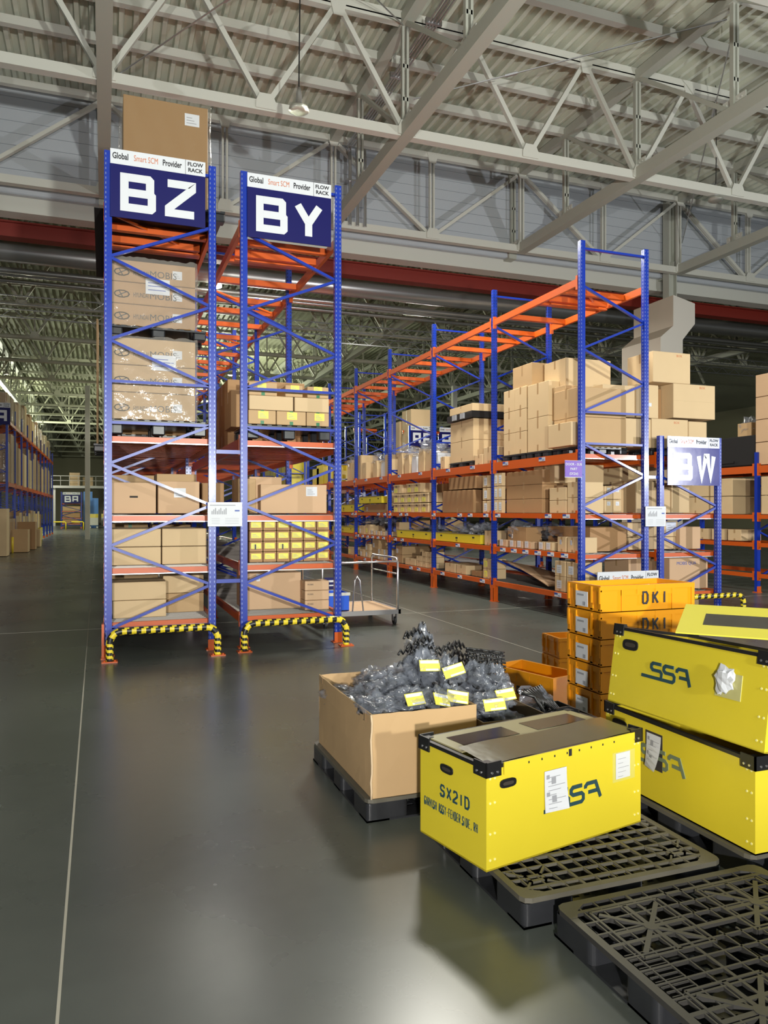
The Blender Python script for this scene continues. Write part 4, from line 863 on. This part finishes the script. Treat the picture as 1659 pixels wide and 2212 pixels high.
for x in (3.2, 4.34):
    for y in (11.3, 12.45):
        w_ = MB().tube([(x - .02, y, .06), (x + .02, y, .06)], .06, 14).build('caster', RUBBER, t); MB().box(x - .035, x - .025, y - .03, y + .03, .06, .19).box(x + .025, x + .035, y - .03, y + .03, .06, .19).build('fork', CHROME, w_) if False else MB().box(x - .035, x - .025, y - .03, y + .03, .06, .19).box(x + .025, x + .035, y - .03, y + .03, .06, .19).build('caster_fork', CHROME, t)
o = open_carton('parts_tote', 3.2, 3.6, 11.35, 11.8, .24, .52, 'blue plastic tote standing on the platform cart', BTOTE, None, .01, 'tote'); MB().box(-.215, .215, -.24, -.22, .24, .285).box(-.215, .215, .22, .24, .24, .285).build('rim', STEELB, o, world=False)
tag(MB().box(3.16, 3.4, 11.2, 11.215, .6, .78).box(3.18, 3.38, 11.198, 11.2, .71, .74, 1).box(3.18, 3.36, 11.198, 11.2, .65, .67, 1).build('cart_placard', [NAVY, WHITE]), 'small navy placard hanging on the platform cart', 'placard')
tag(MB().box(3.13, 3.42, 12.42, 12.44, 1.0, 1.4).box(3.16, 3.38, 12.418, 12.42, 1.3, 1.33, 1).box(3.16, 3.38, 12.418, 12.42, 1.2, 1.22, 1).box(3.16, 3.38, 12.418, 12.42, 1.1, 1.12, 1).build('cart_notice', [REFL, BINK]), 'pale blue notice on the back handle of the platform cart', 'notice')

# ------------------------------------------------------------------ foreground pallets
def grid_pallet(x0, y0, lab, W=1.1, D=1.1, style=0, h=.13, top=None):
    x1, y1 = x0 + W, y0 - D   # y0 is the far side
    y0, y1 = y1, y0
    t = thing('pallet', lab, 'pallet', ((x0 + x1) / 2, (y0 + y1) / 2, 0), group='black plastic pallets')
    b = MB(); e = .035; zt = h; th = .022; tb = .006
    def bx(a, c_, d, f_, z0=None): b.box(a, c_, d, f_, (zt - th) if z0 is None else z0, zt)
    r = .04
    for (xa, xb, ya, yb) in ((x0 + r + .08, x1 - r - .08, y0, y0 + e), (x0 + r + .08, x1 - r - .08, y1 - e, y1), (x0, x0 + e, y0 + r + .08, y1 - r - .08), (x1 - e, x1, y0 + r + .08, y1 - r - .08)): bx(xa, xb, ya, yb)
    for cx_, cy_, sx, sy in ((x0, y0, 1, 1), (x1, y0, -1, 1), (x0, y1, 1, -1), (x1, y1, -1, -1)):
        poly = [(0, r), (r * .3, r * .3), (r, 0), (r + .08, 0), (r + .08, e), (e + .035, e + .035), (e, r + .08), (0, r + .08)]
        if sx * sy < 0: poly = poly[::-1]
        b.prism(poly, (cx_, cy_, zt - th), (sx, 0, 0), (0, sy, 0), (0, 0, 1), th + .0008)
    nx = 13
    mid = lambda q: q
    for i in range(1, nx):
        xx = x0 + W * i / nx; wd = .007
        if i in (4, 9): wd = .014
        if style and 5 < i < 8: continue
        b.box(xx - wd / 2, xx + wd / 2, y0 + e, y1 - e, zt - .013, zt - .0004)
    for i in range(1, nx):
        yy = y0 + D * i / nx; wd = .009
        if i in (1, 4, 9, 12): wd = .018
        b.box(x0 + e, x1 - e, yy - wd / 2, yy + wd / 2, zt - .014, zt)
    if style:
        for i in range(6, 8): xx = x0 + W * i / nx; b.box(xx - .004, xx + .004, y0 + D * .36, y0 + D * .64, zt - .04, zt); b.box(xx - .004, xx + .004, y0 + e, y0 + D * .3, zt - .04, zt); b.box(xx - .004, xx + .004, y0 + D * .7, y1 - e, zt - .04, zt)
        for qx in (.25, .75):
            for qy in (.25, .75):
                c0 = V(x0 + W * qx, y0 + D * qy, zt - .01); L = .17
                for k in range(4):
                    a = math.pi / 4 * k; d = V(math.cos(a), math.sin(a), 0) * L * (1.2 if k % 2 else 1); b.bar(c0 - d + V(0, 0, .0005 * k), c0 + d + V(0, 0, .0005 * k), .02, .02)
                b.tube([c0 - V(0, 0, .01), c0 + V(0, 0, .0122)], .03, 10)
                for sx in (-1, 1):
                    b.bar(c0 + V(-L, sx * L, 0), c0 + V(L, sx * L, 0), .012, .022); b.bar(c0 + V(sx * L, -L, 0), c0 + V(sx * L, L, 0), .012, .022)
        for yy in [y0 + D * (.37 + i * .026) for i in range(11)]: b.box(x0 + W * .04, x0 + W * .16, yy, yy + .004, zt - .035, zt - .002)
    else:
        for qx in (.14, .86):
            for qy in (.14, .5, .86):
                c0 = V(x0 + W * qx, y0 + D * qy, zt - .008); b.box(c0.x - .045, c0.x + .045, c0.y - .03, c0.y - .012, zt - .02, zt + .001); b.box(c0.x - .045, c0.x + .045, c0.y + .012, c0.y + .03, zt - .02, zt + .001)
                b.box(c0.x - .045, c0.x - .03, c0.y - .03, c0.y + .03, zt - .02, zt + .001); b.box(c0.x + .03, c0.x + .045, c0.y - .03, c0.y + .03, zt - .02, zt + .001)
                for sx in (-1, 1):
                    for sy in (-1, 1): b.bar(c0 + V(sx * .045, sy * .03, 0), c0 + V(sx * .1, sy * .09, 0), .01, .018)
    b.build('deck_grid', top or (PBROWN if not style else mat('worn_pallet_plastic', (.04, .038, .035), .45, var=.4, vscale=4)), t)
    bw = .26
    for i in range(3):
        for j in range(3):
            wx = bw if i != 1 else .18; wy = bw if j != 1 else .18
            bx0 = x0 + (0, (W - wx) / 2, W - wx)[i]; by0 = y0 + (0, (D - wy) / 2, D - wy)[j]; r = .03
            poly = [(qx_ + r * math.cos(a_), qy_ + r * math.sin(a_)) for qx_, qy_, a0_ in ((wx - r, r, -90), (wx - r, wy - r, 0), (r, wy - r, 90), (r, r, 180)) for a_ in [R(a0_ + 15 * k_) for k_ in range(7)]]
            q = MB()
            n_ = len(poly); vs = [(bx0 + a, by0 + c_, .012) for a, c_ in poly] + [(bx0 + a, by0 + c_, zt - th) for a, c_ in poly]
            q.add(vs, [(k, (k + 1) % n_, (k + 1) % n_ + n_, k + n_) for k in range(n_)] + [tuple(range(n_))[::-1]])
            for k in range(1, 4): q.box(bx0 + wx * k / 4 - .003, bx0 + wx * k / 4 + .003, by0 + .01, by0 + wy - .01, .02, zt - th)
            q.build('block', PALL, t, smooth=False)
    b = MB()
    for i in range(3): xx = x0 + (0, W / 2 - .07, W - .14)[i]; b.box(xx, xx + .14, y0, y1, 0, .012)
    for i in range(3): yy = y0 + (0, D / 2 - .07, D - .14)[i]; b.box(x0, x1, yy, yy + .14, 0, .011)
    for i in range(18): b.box(x0 + .02 + i * W / 18, x0 + .035 + i * W / 18 + .012, y0 + .02, y1 - .02, .002, .009)
    for i in range(16): b.box(x0 + .02, x1 - .02, y0 + .02 + i * D / 16, y0 + .05 + i * D / 16, .002, .0085)
    b.build('base_frame', PALL, t)
    return t
grid_pallet(1.69, 3.96, 'brownish black plastic pallet under the SX2ID box', W=1.09, D=1.11)
grid_pallet(1.79, 2.77, 'empty black pallet with starred deck at the lower right corner', W=1.1, D=1.1, style=1)
grid_pallet(1.79, 1.6, 'empty black pallet nearest the viewer at the bottom edge', W=1.1, D=1.1, style=1)
grid_pallet(1.42, 5.34, 'black pallet under the big open cardboard box', W=1.2, D=1.2)
grid_pallet(2.93, 4.0, 'black pallet under the two stacked yellow boxes', W=1.1, D=1.17)
grid_pallet(2.95, 2.75, 'black pallet at the right edge in front of the yellow boxes', W=1.1, D=1.1, style=1)

# big open cardboard box with bags
t = thing('open_cardboard_box', 'big open tan cardboard box full of bagged parts on a pallet', 'box', (1.78, 4.72, .13))
x0, x1, y0, y1, z0, z1 = 1.455, 2.13, 4.15, 5.3, .132, .62; th = .007
def wavy(p, q, zz0, zz1, n_, nrm, amp, seed):
    rnd = random.Random(seed); p = Vector(p); q = Vector(q); nn = Vector(nrm); b = MB(); vs = []
    for s_ in (0, 1):
        for i in range(n_ + 1):
            for j in range(5):
                c_ = p.lerp(q, i / n_); o_ = math.sin(math.pi * i / n_) * math.sin(math.pi * j / 5) * amp + (rnd.uniform(-.001, .001) if s_ == 0 else 0)
                top = rnd.uniform(-.004, .004) if j == 4 else 0
                vs.append(c_ + nn * (o_ - s_ * th) + V(0, 0, zz0 + (zz1 - zz0) * j / 4 + top))
    N = (n_ + 1) * 5
    for i in range(n_):
        for j in range(4): a = i * 5 + j; b.f.append((a, a + 5, a + 6, a + 1)); b.m.append(0); b.f.append((a + N, a + 1 + N, a + 6 + N, a + 5 + N)); b.m.append(0)
        a = i * 5 + 4; b.f.append((a, a + 5, a + 5 + N, a + N)); b.m.append(0)
    b.v = [tuple(v) for v in vs]; return b
wavy((x0, y0, 0), (x1, y0, 0), z0, z1, 8, (0, -1, 0), .012, 1).build('front_wall', CARD, t)
wavy((x0, y1, 0), (x0, y0, 0), z0, z1, 10, (-1, 0, 0), .018, 2).build('left_wall', CARD, t)
wavy((x1, y0, 0), (x1, y1, 0), z0, z1, 10, (1, 0, 0), .01, 3).build('right_wall', CARD, t)
wavy((x1, y1, 0), (x0, y1, 0), z0, z1, 8, (0, 1, 0), .01, 4).build('back_wall', CARD, t)
MB().box(x0, x1, y0, y1, z0, z0 + .006).build('bottom', CARD, t)
b = MB(); rnd = random.Random(4)
pts = [(x0 - .004, y0 - .004, z0 + (z1 - z0) * i / 10) for i in range(11)]
b.tube([(p[0] + rnd.uniform(-.004, .004), p[1] + rnd.uniform(-.004, .004), p[2]) for p in pts], .007, 6).build('torn_corner', mat('torn_card_edge', (.62, .47, .3), .8), t, smooth=True)
MB().box(x0 - .009, x0 - .007, 4.55, 4.6, z1 - .05, z1).box(x0 - .009, x0 - .007, 4.24, 4.28, z1 - .06, z1 + .001).box(x0 - .009, x0 - .007, 5.18, 5.26, z1 - .04, z1 + .001).build('packing_tape', TAPE, t)
o = open_carton('dark_open_box', 2.15, 2.62, 4.1, 4.75, .132, .52, 'dark open box of bagged parts between the tan box and the yellow box', mat('dark_brown_board', (.16, .11, .06), .8))  # second open box, in dark brown board

def parts_bag(x, y, z, r, seed, lab, label=True, tilt=0, neck=False):
    t = thing('parts_bag', lab, 'bag', (x, y, z), group='bagged parts in the open boxes', rz=seed * 1.3)
    crumple('clear_bag', (0, 0, 0), (r[0] * 1.1, r[1] * 1.1, r[2] * 1.1), BAGM, t, seed, .3, 3, world=False)
    crumple('dark_hose', (0, 0, -.02), (r[0] * .85, r[1] * .85, r[2] * .75), BLACKP, t, seed + 5, .35, 1, world=False)
    if label:
        lt = MB(); rr = random.Random(seed)
        o = lt.box(-.068, .068, -.0015, .0015, -.038, .038).box(-.062, .062, -.0022, -.0015, .014, .034, 1).box(-.03, .062, -.0022, -.0015, -.034, -.022, 1).build('yellow_label', [YLAB, WHITE], t, world=False)
        o.location = Matrix.Rotation(-t.rotation_euler.z, 3, 'Z') @ V(0, -r[1] * 1.05, r[2] * .45); o.rotation_euler = (R(-32), R(rr.uniform(-20, 20)), -t.rotation_euler.z + R(rr.uniform(-25, 25)))
    return t
spots = [(1.53, 4.32, .62, (.13, .1, .07), 0), (1.62, 4.42, .57, (.12, .12, .08), 0), (1.76, 4.34, .63, (.13, .1, .08), 1), (1.72, 4.6, .66, (.15, .12, .09), 0), (1.92, 4.3, .62, (.12, .1, .08), 1), (2.05, 4.35, .62, (.11, .1, .07), 1), (1.98, 4.62, .74, (.11, .1, .13), 1), (2.1, 4.5, .73, (.09, .09, .11), 1), (2.06, 4.85, .78, (.1, .1, .17), 0), (1.88, 4.75, .66, (.13, .12, .1), 0), (2.28, 4.3, .56, (.1, .1, .08), 1), (2.42, 4.4, .58, (.09, .09, .09), 1), (2.34, 4.62, .66, (.12, .1, .1), 0), (2.5, 4.6, .62, (.1, .12, .12), 0), (1.6, 4.8, .55, (.12, .14, .07), 0), (1.8, 5.05, .6, (.15, .14, .08), 0), (1.58, 5.1, .5, (.1, .14, .06), 0), (1.75, 4.4, .5, (.18, .1, .1), 0), (1.98, 4.36, .5, (.14, .12, .1), 0), (2.35, 4.4, .42, (.18, .2, .1), 0)]
desc = ['silvery bag hanging over the left edge of the tan box', 'clear bag behind the leftmost bag', 'bag with a wide yellow label at the front of the tan box', 'shiny coiled hose bag in the middle of the heap', 'bag with a yellow label front centre right', 'bag with a yellow label at the right front edge', 'upright bag with a yellow label near the peak', 'bag with a tilted yellow label just right of the peak', 'tall clear bag forming the peak of the heap', 'bag below the peak on its left', 'labelled bag at the left of the dark open box', 'labelled bag at the right of the dark open box', 'shiny bag at the back of the dark open box', 'bag at the back right of the dark open box', 'sunken bag deep in the left of the tan box', 'flat bag at the back of the tan box', 'sunken bag at the back left corner', 'buried bag at the bottom front of the heap', 'buried bag under the right front label', 'buried bag at the bottom of the dark open box']
for i, ((x, y, z, r, l), d) in enumerate(zip(spots, desc)): parts_bag(x, y, z, r, 11 + i * 3, d, bool(l))
# zigzag black wire clips
def clips(c, n_, lab, seed, r=.008, spread=(.25, .16), up=.03):
    rnd = random.Random(seed); b = MB()
    for k in range(n_):
        ox, oy, oz = rnd.uniform(-.04, .04), rnd.uniform(-.05, .05), k * up; L = spread[0] * rnd.uniform(.8, 1.1)
        pts = []
        for i in range(11): u = i / 10; pts.append((c[0] + ox + (u - .5) * L, c[1] + oy + spread[1] * (u - .5), c[2] + oz + .018 * (1 if i % 2 else -1) * (1 if i % 3 else .3) - .1 * (u - .4) ** 2))
        b.tube(pts, r, 6)
    return tag(b.build('wire_clip_bundle', BLACKP, smooth=True), lab, 'wire bundle', 'black wire clip bundles')
clips((2.0, 4.78, .78), 9, 'zigzag black wire clips rising left of the heap peak', 1, up=.026)
clips((2.24, 4.72, .7), 10, 'zigzag black wire clips right of the heap peak', 2, up=.022, spread=(.3, .2))
clips((2.12, 4.95, .9), 4, 'black wire clips inside the bag at the top of the heap', 5, up=.03, spread=(.12, .1))
def mesh_bundle(c, lab, seed):
    b = MB()
    for k in range(22):
        a = k / 21; pts = [(c[0] - .14 + a * .28 + .01 * math.sin(i * 1.7 + k), c[1] + .02 * math.sin(k), c[2] + .09 - .05 * a - i * .032) for i in range(6)]; b.tube(pts, .008, 5)
    for k in range(8): b.tube([(c[0] - .15 + i * .03, c[1] - .01 + .015 * math.sin(i * 2 + k), c[2] + .1 - .005 * i - k * .024) for i in range(11)], .008, 5)
    tag(b.build('wire_mesh_bundle', BLACKP, smooth=True), lab, 'wire bundle')
mesh_bundle((2.48, 4.7, .76), 'dense black wire mesh bundle at the top right of the heap', 1)
t = thing('loose_hoses', 'loose black hoses drooping right of the dark open box', 'hoses', (2.75, 4.5, .3))
b = MB()
for k in range(9):
    a = k * .7; b.tube([(2.62 + .03 * k, 4.45 + .02 * k, .58), (2.7 + .03 * k, 4.42, .56 - .02 * k), (2.76 + .02 * k, 4.4 + .03 * k, .46 - .03 * (k % 3)), (2.8 + .02 * k, 4.45, .3)], .012, 6)
b.build('hose', BLACKP, t, smooth=True); crumple('clear_bag', (2.82, 4.6, .5), (.12, .12, .08), BAGM, t, 61, .4, 1)
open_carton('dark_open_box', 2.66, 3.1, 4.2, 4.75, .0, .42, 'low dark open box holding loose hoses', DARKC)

# yellow SSA boxes
def ssa(b, o, ux, uy, un, s, t=.002):
    # slanted monogram drawn as strokes: long underline, two angular S, an A
    P = lambda pts: [(x * s, y * s * .85) for x, y in pts]
    wd = .2 * s; k = .001
    b.stroke(P([(-1.05, -.62), (1.68, -.62), (1.82, -.48), (1.82, -.22), (1.68, -.08), (1.05, -.08), (.9, .06), (.9, .26), (1.04, .4), (1.7, .4)]), wd, o, ux, uy, un, False, t)
    b.stroke(P([(.72, -.6), (.72, -.22), (.58, -.08), (-.05, -.08), (-.2, .06), (-.2, .26), (-.06, .4), (.64, .4)]), wd, o, ux, uy, un, False, t + k)
    b.stroke(P([(1.98, .12), (1.98, .26), (2.12, .4), (2.75, .4), (3.12, -.62)]), wd, o, ux, uy, un, False, t + k)
    b.stroke(P([(2.2, -.16), (2.95, -.16)]), wd, o, ux, uy, un, False, t)
def yellow_box(lab, loc, rz, L, W, H, ry=0, rx=0, logo=LOGO, lsc=.078, lpos=(.5, .42), lid=False, textleft=False, slot=((.12, 0),), rim=True, marks=True):
    t = thing('yellow_box', lab, 'box', loc, rz, 'yellow corrugated plastic boxes', ry, rx)
    e = .008
    b = MB().box(0, L, 0, e, 0, H).box(0, L, W - e, W, 0, H).box(0, e, e, W - e, 0, H).box(L - e, L, e, W - e, 0, H).box(0, L, 0, W, 0, e)
    b.build('shell', YEL, t, world=False)
    if rim:
        q = .018
        MB().box(-.004, L + .004, -.005, q, H - .005, H + .014).box(-.004, L + .004, W - q, W + .005, H - .005, H + .014).box(-.005, q, 0, W, H - .005, H + .014).box(L - q, L + .005, 0, W, H - .005, H + .014).build('black_rim', BLACKP, t, world=False)
    for cx_, sx in ((0, 1), (L, -1)):
        for cy_, sy in ((0, 1), (W, -1)):
            c = MB(); a0, a1 = sorted((cx_ - sx * .008, cx_ + sx * .085)); b0, b1 = sorted((cy_ - sy * .008, cy_)); c.box(a0, a1, b0, b1, H - .04, H + .03)
            a0, a1 = sorted((cx_ - sx * .008, cx_)); b0, b1 = sorted((cy_ - sy * .008, cy_ + sy * .085)); c.box(a0, a1, b0, b1, H - .04, H + .03)
            a0, a1 = sorted((cx_, cx_ + sx * .05)); b0, b1 = sorted((cy_, cy_ + sy * .05)); c.box(a0, a1, b0, b1, H + .014, H + .022)
            br = c.build('corner_bracket', BLACKP, t, world=False)
            rv = MB(); yy = cy_ - sy * .008
            for q in (.028, .062): rv.tube([(cx_ + sx * q, yy, H - .02), (cx_ + sx * q, yy - sy * .003, H - .02)], .006, 8)
            xx = cx_ - sx * .008
            for q in (.028, .062): rv.tube([(xx, cy_ + sy * q, H - .02), (xx - sx * .003, cy_ + sy * q, H - .02)], .006, 8)
            rv.build('rivets', CHROME, br, world=False)
    rv = MB()
    for x in (.022, .05, L - .05, L - .022):
        for z in (.05, H * .36, H * .66, H * .9): rv.tube([(x, 0, z), (x, -.003, z)], .006, 8)
    rv.build('seam_rivets', mat('yellow_rivet', (.85, .78, .3), .35), t, world=False)
    def handle(o, ux, un, r=.042, hh=.017):
        o = Vector(o); ux = Vector(ux); un = Vector(un); pl = []
        for i in range(16):
            a = 2 * math.pi * i / 16; ca, sa = math.cos(a), math.sin(a); pl.append((math.copysign(abs(ca) ** .6, ca) * (r + hh) * .86, math.copysign(abs(sa) ** .7, sa) * hh * 1.25))
        MB().prism(pl, o, ux, (0, 0, 1), un, .006).build('handle_slot', BLACKP, t, world=False)
        MB().prism([(a * .66, b_ * .4) for a, b_ in pl], o + un * .006, ux, (0, 0, 1), un, .0015).build('handle_hole', DARKC, t, world=False)
    for u, fc in slot:
        if fc == 0: handle((u, 0, H - .085), (1, 0, 0), (0, -1, 0), *((.055, .026) if L > 1.1 else (.042, .017)))
        else: handle((0, u, H - .085), (0, -1, 0), (-1, 0, 0))
    b = MB(); ssa(b, (L * lpos[0], -.0, H * lpos[1]), (1, 0, 0), (0, 0, 1), (0, -1, 0), lsc); b.build('monogram', logo, t, world=False)
    return t
t = yellow_box('yellow box printed SX2ID with a windowed lid, in front', (1.655, 3.125, .132), R(12), 1.07, .53, .475, slot=((.13, 0), (.3, 1)), lpos=(.43, .53), lsc=.095)
L, W, H = 1.07, .53, .475
lettering('SX2ID', .052, .03, .022, .0095, (-.0005, .35, H * .52), (0, -1, 0), LOGO, t)
lettering('GARNISH ASSY-FENDER SIDE, RH', .04, .0092, .0072, .0031, (-.0005, .49, H * .335), (0, -1, 0), LOGO, t)
lidm = mat('greenish_lid_plastic', (.36, .32, .16), .35, var=.12, vscale=5)
b = MB().box(.03, L - .03, .22, W - .02, H + .012, H + .019); b.build('lid_panel', lidm, t, world=False)
MB().box(.1, .47, .29, .44, H + .019, H + .0215).box(.6, .97, .29, .44, H + .019, H + .0215).build('lid_window', FILMW, t, world=False)
b = MB(); vs = []
for i in range(13):
    for j in range(4): u = i / 12; v = j / 3; vs.append((.03 + (L - .06) * u, .01 + .24 * v, H + .012 + .02 * v + .006 * math.sin(u * 9)))
b.add(vs, [(i * 4 + j, (i + 1) * 4 + j, (i + 1) * 4 + j + 1, i * 4 + j + 1) for i in range(12) for j in range(3)]); b.build('clear_flap', mat('smoky_flap_plastic', (.13, .11, .055), .25, bump=.2, bscale=5), t, world=False, smooth=True)
b = MB().box(.1, L - .06, -.011, -.004, H - .04, H + .018)
for i in range(8): b.box(.25 + i * .085, .257 + i * .085, -.013, -.011, H - .012, H - .002, 1)
b.box(.52, .54, -.013, -.011, H - .025, H + .01, 1)
b.build('folded_front_flap', [YEL, INK], t, world=False)
def paper(name, w_, h_, parent, o, ux=(1, 0, 0), un=(0, -1, 0), lines=6, blk=True, curl=0):
    b = MB(); o = Vector(o); ux = Vector(ux); un = Vector(un); uz = V(0, 0, 1)
    n_ = 6; vs = []
    for i in range(n_ + 1):
        for j in range(2): u = i / n_; vs.append(o + ux * w_ * j + uz * h_ * (1 - u) + un * (.003 + curl * u * u * (1 if j else .3)))
    b.add(vs, [(i * 2, i * 2 + 2, i * 2 + 3, i * 2 + 1) for i in range(n_)])
    def q(u0, u1, v0, v1, mi):
        k = lambda u, v: o + ux * w_ * u + uz * h_ * v + un * (.0042 + curl * (1 - v) ** 2 * (.3 + .7 * u))
        b.add([k(u0, v0), k(u1, v0), k(u1, v1), k(u0, v1)], [(0, 1, 2, 3)], mi)
    for i in range(lines): q(.15, .5 + .4 * ((i * 7) % 3) / 2, .08 + i * .85 / lines, .095 + i * .85 / lines, 1)
    if blk: q(.08, .22, .8, .9, 1); q(.3, .5, .66, .82, 1); q(.08, .22, .38, .48, 1); q(.3, .5, .22, .38, 1)
    return b.build(name, [WHITE, GREYINK], parent, world=False)
paper('hanging_tag', .15, .2, t, (.36, -.004, .2), curl=.02, lines=8)
MB().box(.85, 1.02, -.0025, 0, .25, .405).build('label_holder', mat('clear_yellow_pouch', (.62, .56, .12), .15), t, world=False); paper('white_label', .11, .135, t, (.87, -.002, .265), lines=5, blk=False)

t = yellow_box('lower yellow box of the right stack, its monogram half covered by a sheet', (2.955, 3.99, .132), R(-90), 1.165, .58, .45, slot=((.14, 0),), lpos=(.31, .6), lsc=.105, logo=LOGO2)
paper('curled_sheet', .12, .19, t, (.39, -.004, .2), curl=.05, lines=6); MB().box(.375, .515, -.003, 0, .19, .4).build('label_holder', DARKC, t, world=False)
t2 = yellow_box('upper yellow box of the right stack, leaning slightly', (2.965, 3.985, .612), R(-90), 1.2, .58, .455, ry=0, slot=((.16, 0),), lpos=(.32, .58), lsc=.095)
t2.rotation_euler = Matrix.Rotation(R(-90), 4, 'Z').to_euler(); t2.rotation_euler = (Matrix.Rotation(R(8.5), 4, 'Y') @ Matrix.Rotation(R(-90), 4, 'Z') @ Matrix.Rotation(R(-1.2), 4, 'Y')).to_euler()
MB().box(.86, 1.03, -.003, 0, .21, .34).build('label_holder', mat('cloudy_pouch', (.5, .47, .2), .15), t2, world=False)
crumple('crumpled_sheet', (.93, -.02, .3), (.07, .015, .065), WHITE, t2, 77, .35, 1, world=False)
MB().box(.01, 1.19, .01, .57, .35, .36).build('inner_divider', DARKC, t2, world=False)
# loose lid leaning on top
t = thing('box_lid', 'loose yellow lid with two dark windows leaning on the upper yellow box', 'lid', (3.05, 3.48, 1.105)); t.rotation_euler = (Matrix.Rotation(R(-49.5), 4, 'Z') @ Matrix.Rotation(R(15), 4, 'X')).to_euler()
lm = mat('olive_yellow_lid', (.62, .55, .06), .4)
MB().box(0, 1.15, 0, .44, 0, .008).box(0, 1.15, .425, .44, -.03, 0).build('lid_sheet', lm, t, world=False)
MB().box(.13, .5, .13, .3, .008, .0095).box(.62, 1.0, .13, .3, .008, .0095).build('window', FILMW, t, world=False)

# orange DKI crates
def crate(lab, x, y, z, rz=0, L=.88, W=.43, H=.205, pap=True, grp='orange stacking crates', word=True):
    t = thing('plastic_crate', lab, 'crate', (x, y, z), rz, grp)
    e = .012
    b = MB().box(.01, L - .01, .01, e + .01, 0, H - .03).box(.01, L - .01, W - e - .01, W - .01, 0, H - .03).box(.01, .01 + e, .01, W - .01, 0, H - .03).box(L - .01 - e, L - .01, .01, W - .01, 0, H - .03).box(.01, L - .01, .01, W - .01, 0, .008)
    b.build('tub', CRATE, t, world=False)
    MB().box(0, L, 0, .024, H - .035, H).box(0, L, W - .024, W, H - .035, H).box(0, .024, .024, W - .024, H - .035, H).box(L - .024, L, .024, W - .024, H - .035, H).build('rim', CRATE, t, world=False)
    b = MB()
    for x_ in (0, .19, L - .22, L - .03): b.box(x_, x_ + .03, .001, .012, .01, H - .035)
    b.box(.19, L - .19, .004, .012, H * .62, H - .035)
    for x_ in (.33, .5): b.box(x_, x_ + .006, -.001, .004, H * .66, H)
    for y_ in (0, .1, W - .13, W - .03): b.box(.001, .012, y_, y_ + .03, .01, H - .035); b.box(-.008, .002, y_ + .002, y_ + .024, H * .35, H * .95)
    for z_ in (H * .08, H * .78): b.box(.001, .012, .0, W, z_, z_ + .012)
    b.build('ribs', CRATE, t, world=False)
    if word: lettering('D K I', .085 if L > .8 else .06, .043, .014, .015, (L * .44, 0, H * .3), (1, 0, 0), INK, t)
    if pap:
        q = MB().box(-.0115, -.009, W * .34, W * .7, H * .16, H * .72)
        q.box(-.0125, -.0115, W * .45, W * .65, H * .55, H * .62, 1).box(-.0125, -.0115, W * .4, W * .48, H * .2, H * .34, 1); q.build('paper_label', [WHITE, GREYINK], t, world=False)
    return t
for k in range(6): crate('orange crate in the tall stack, %s' % ('bottom one', 'second from the bottom', 'third from the bottom', 'fourth from the bottom', 'second from the top', 'topmost with a scribbled label')[k], 3.47, 4.75, .02 + k * .203)
crate('open orange crate on the floor left of the tall crate stack', 3.56, 6.62, .0, R(-75), L=.8, W=.42, H=.3, pap=False)
crate('orange crate behind the open one on the floor', 4.55, 6.95, .22, R(-6), L=.8, W=.4, H=.22, pap=False, word=False)
crate('lower orange crate under the one behind', 4.55, 6.95, .0, R(-6), L=.8, W=.4, H=.22, pap=False, word=False)
bpy.context.view_layer.update()
print('objects', len(bpy.data.objects))
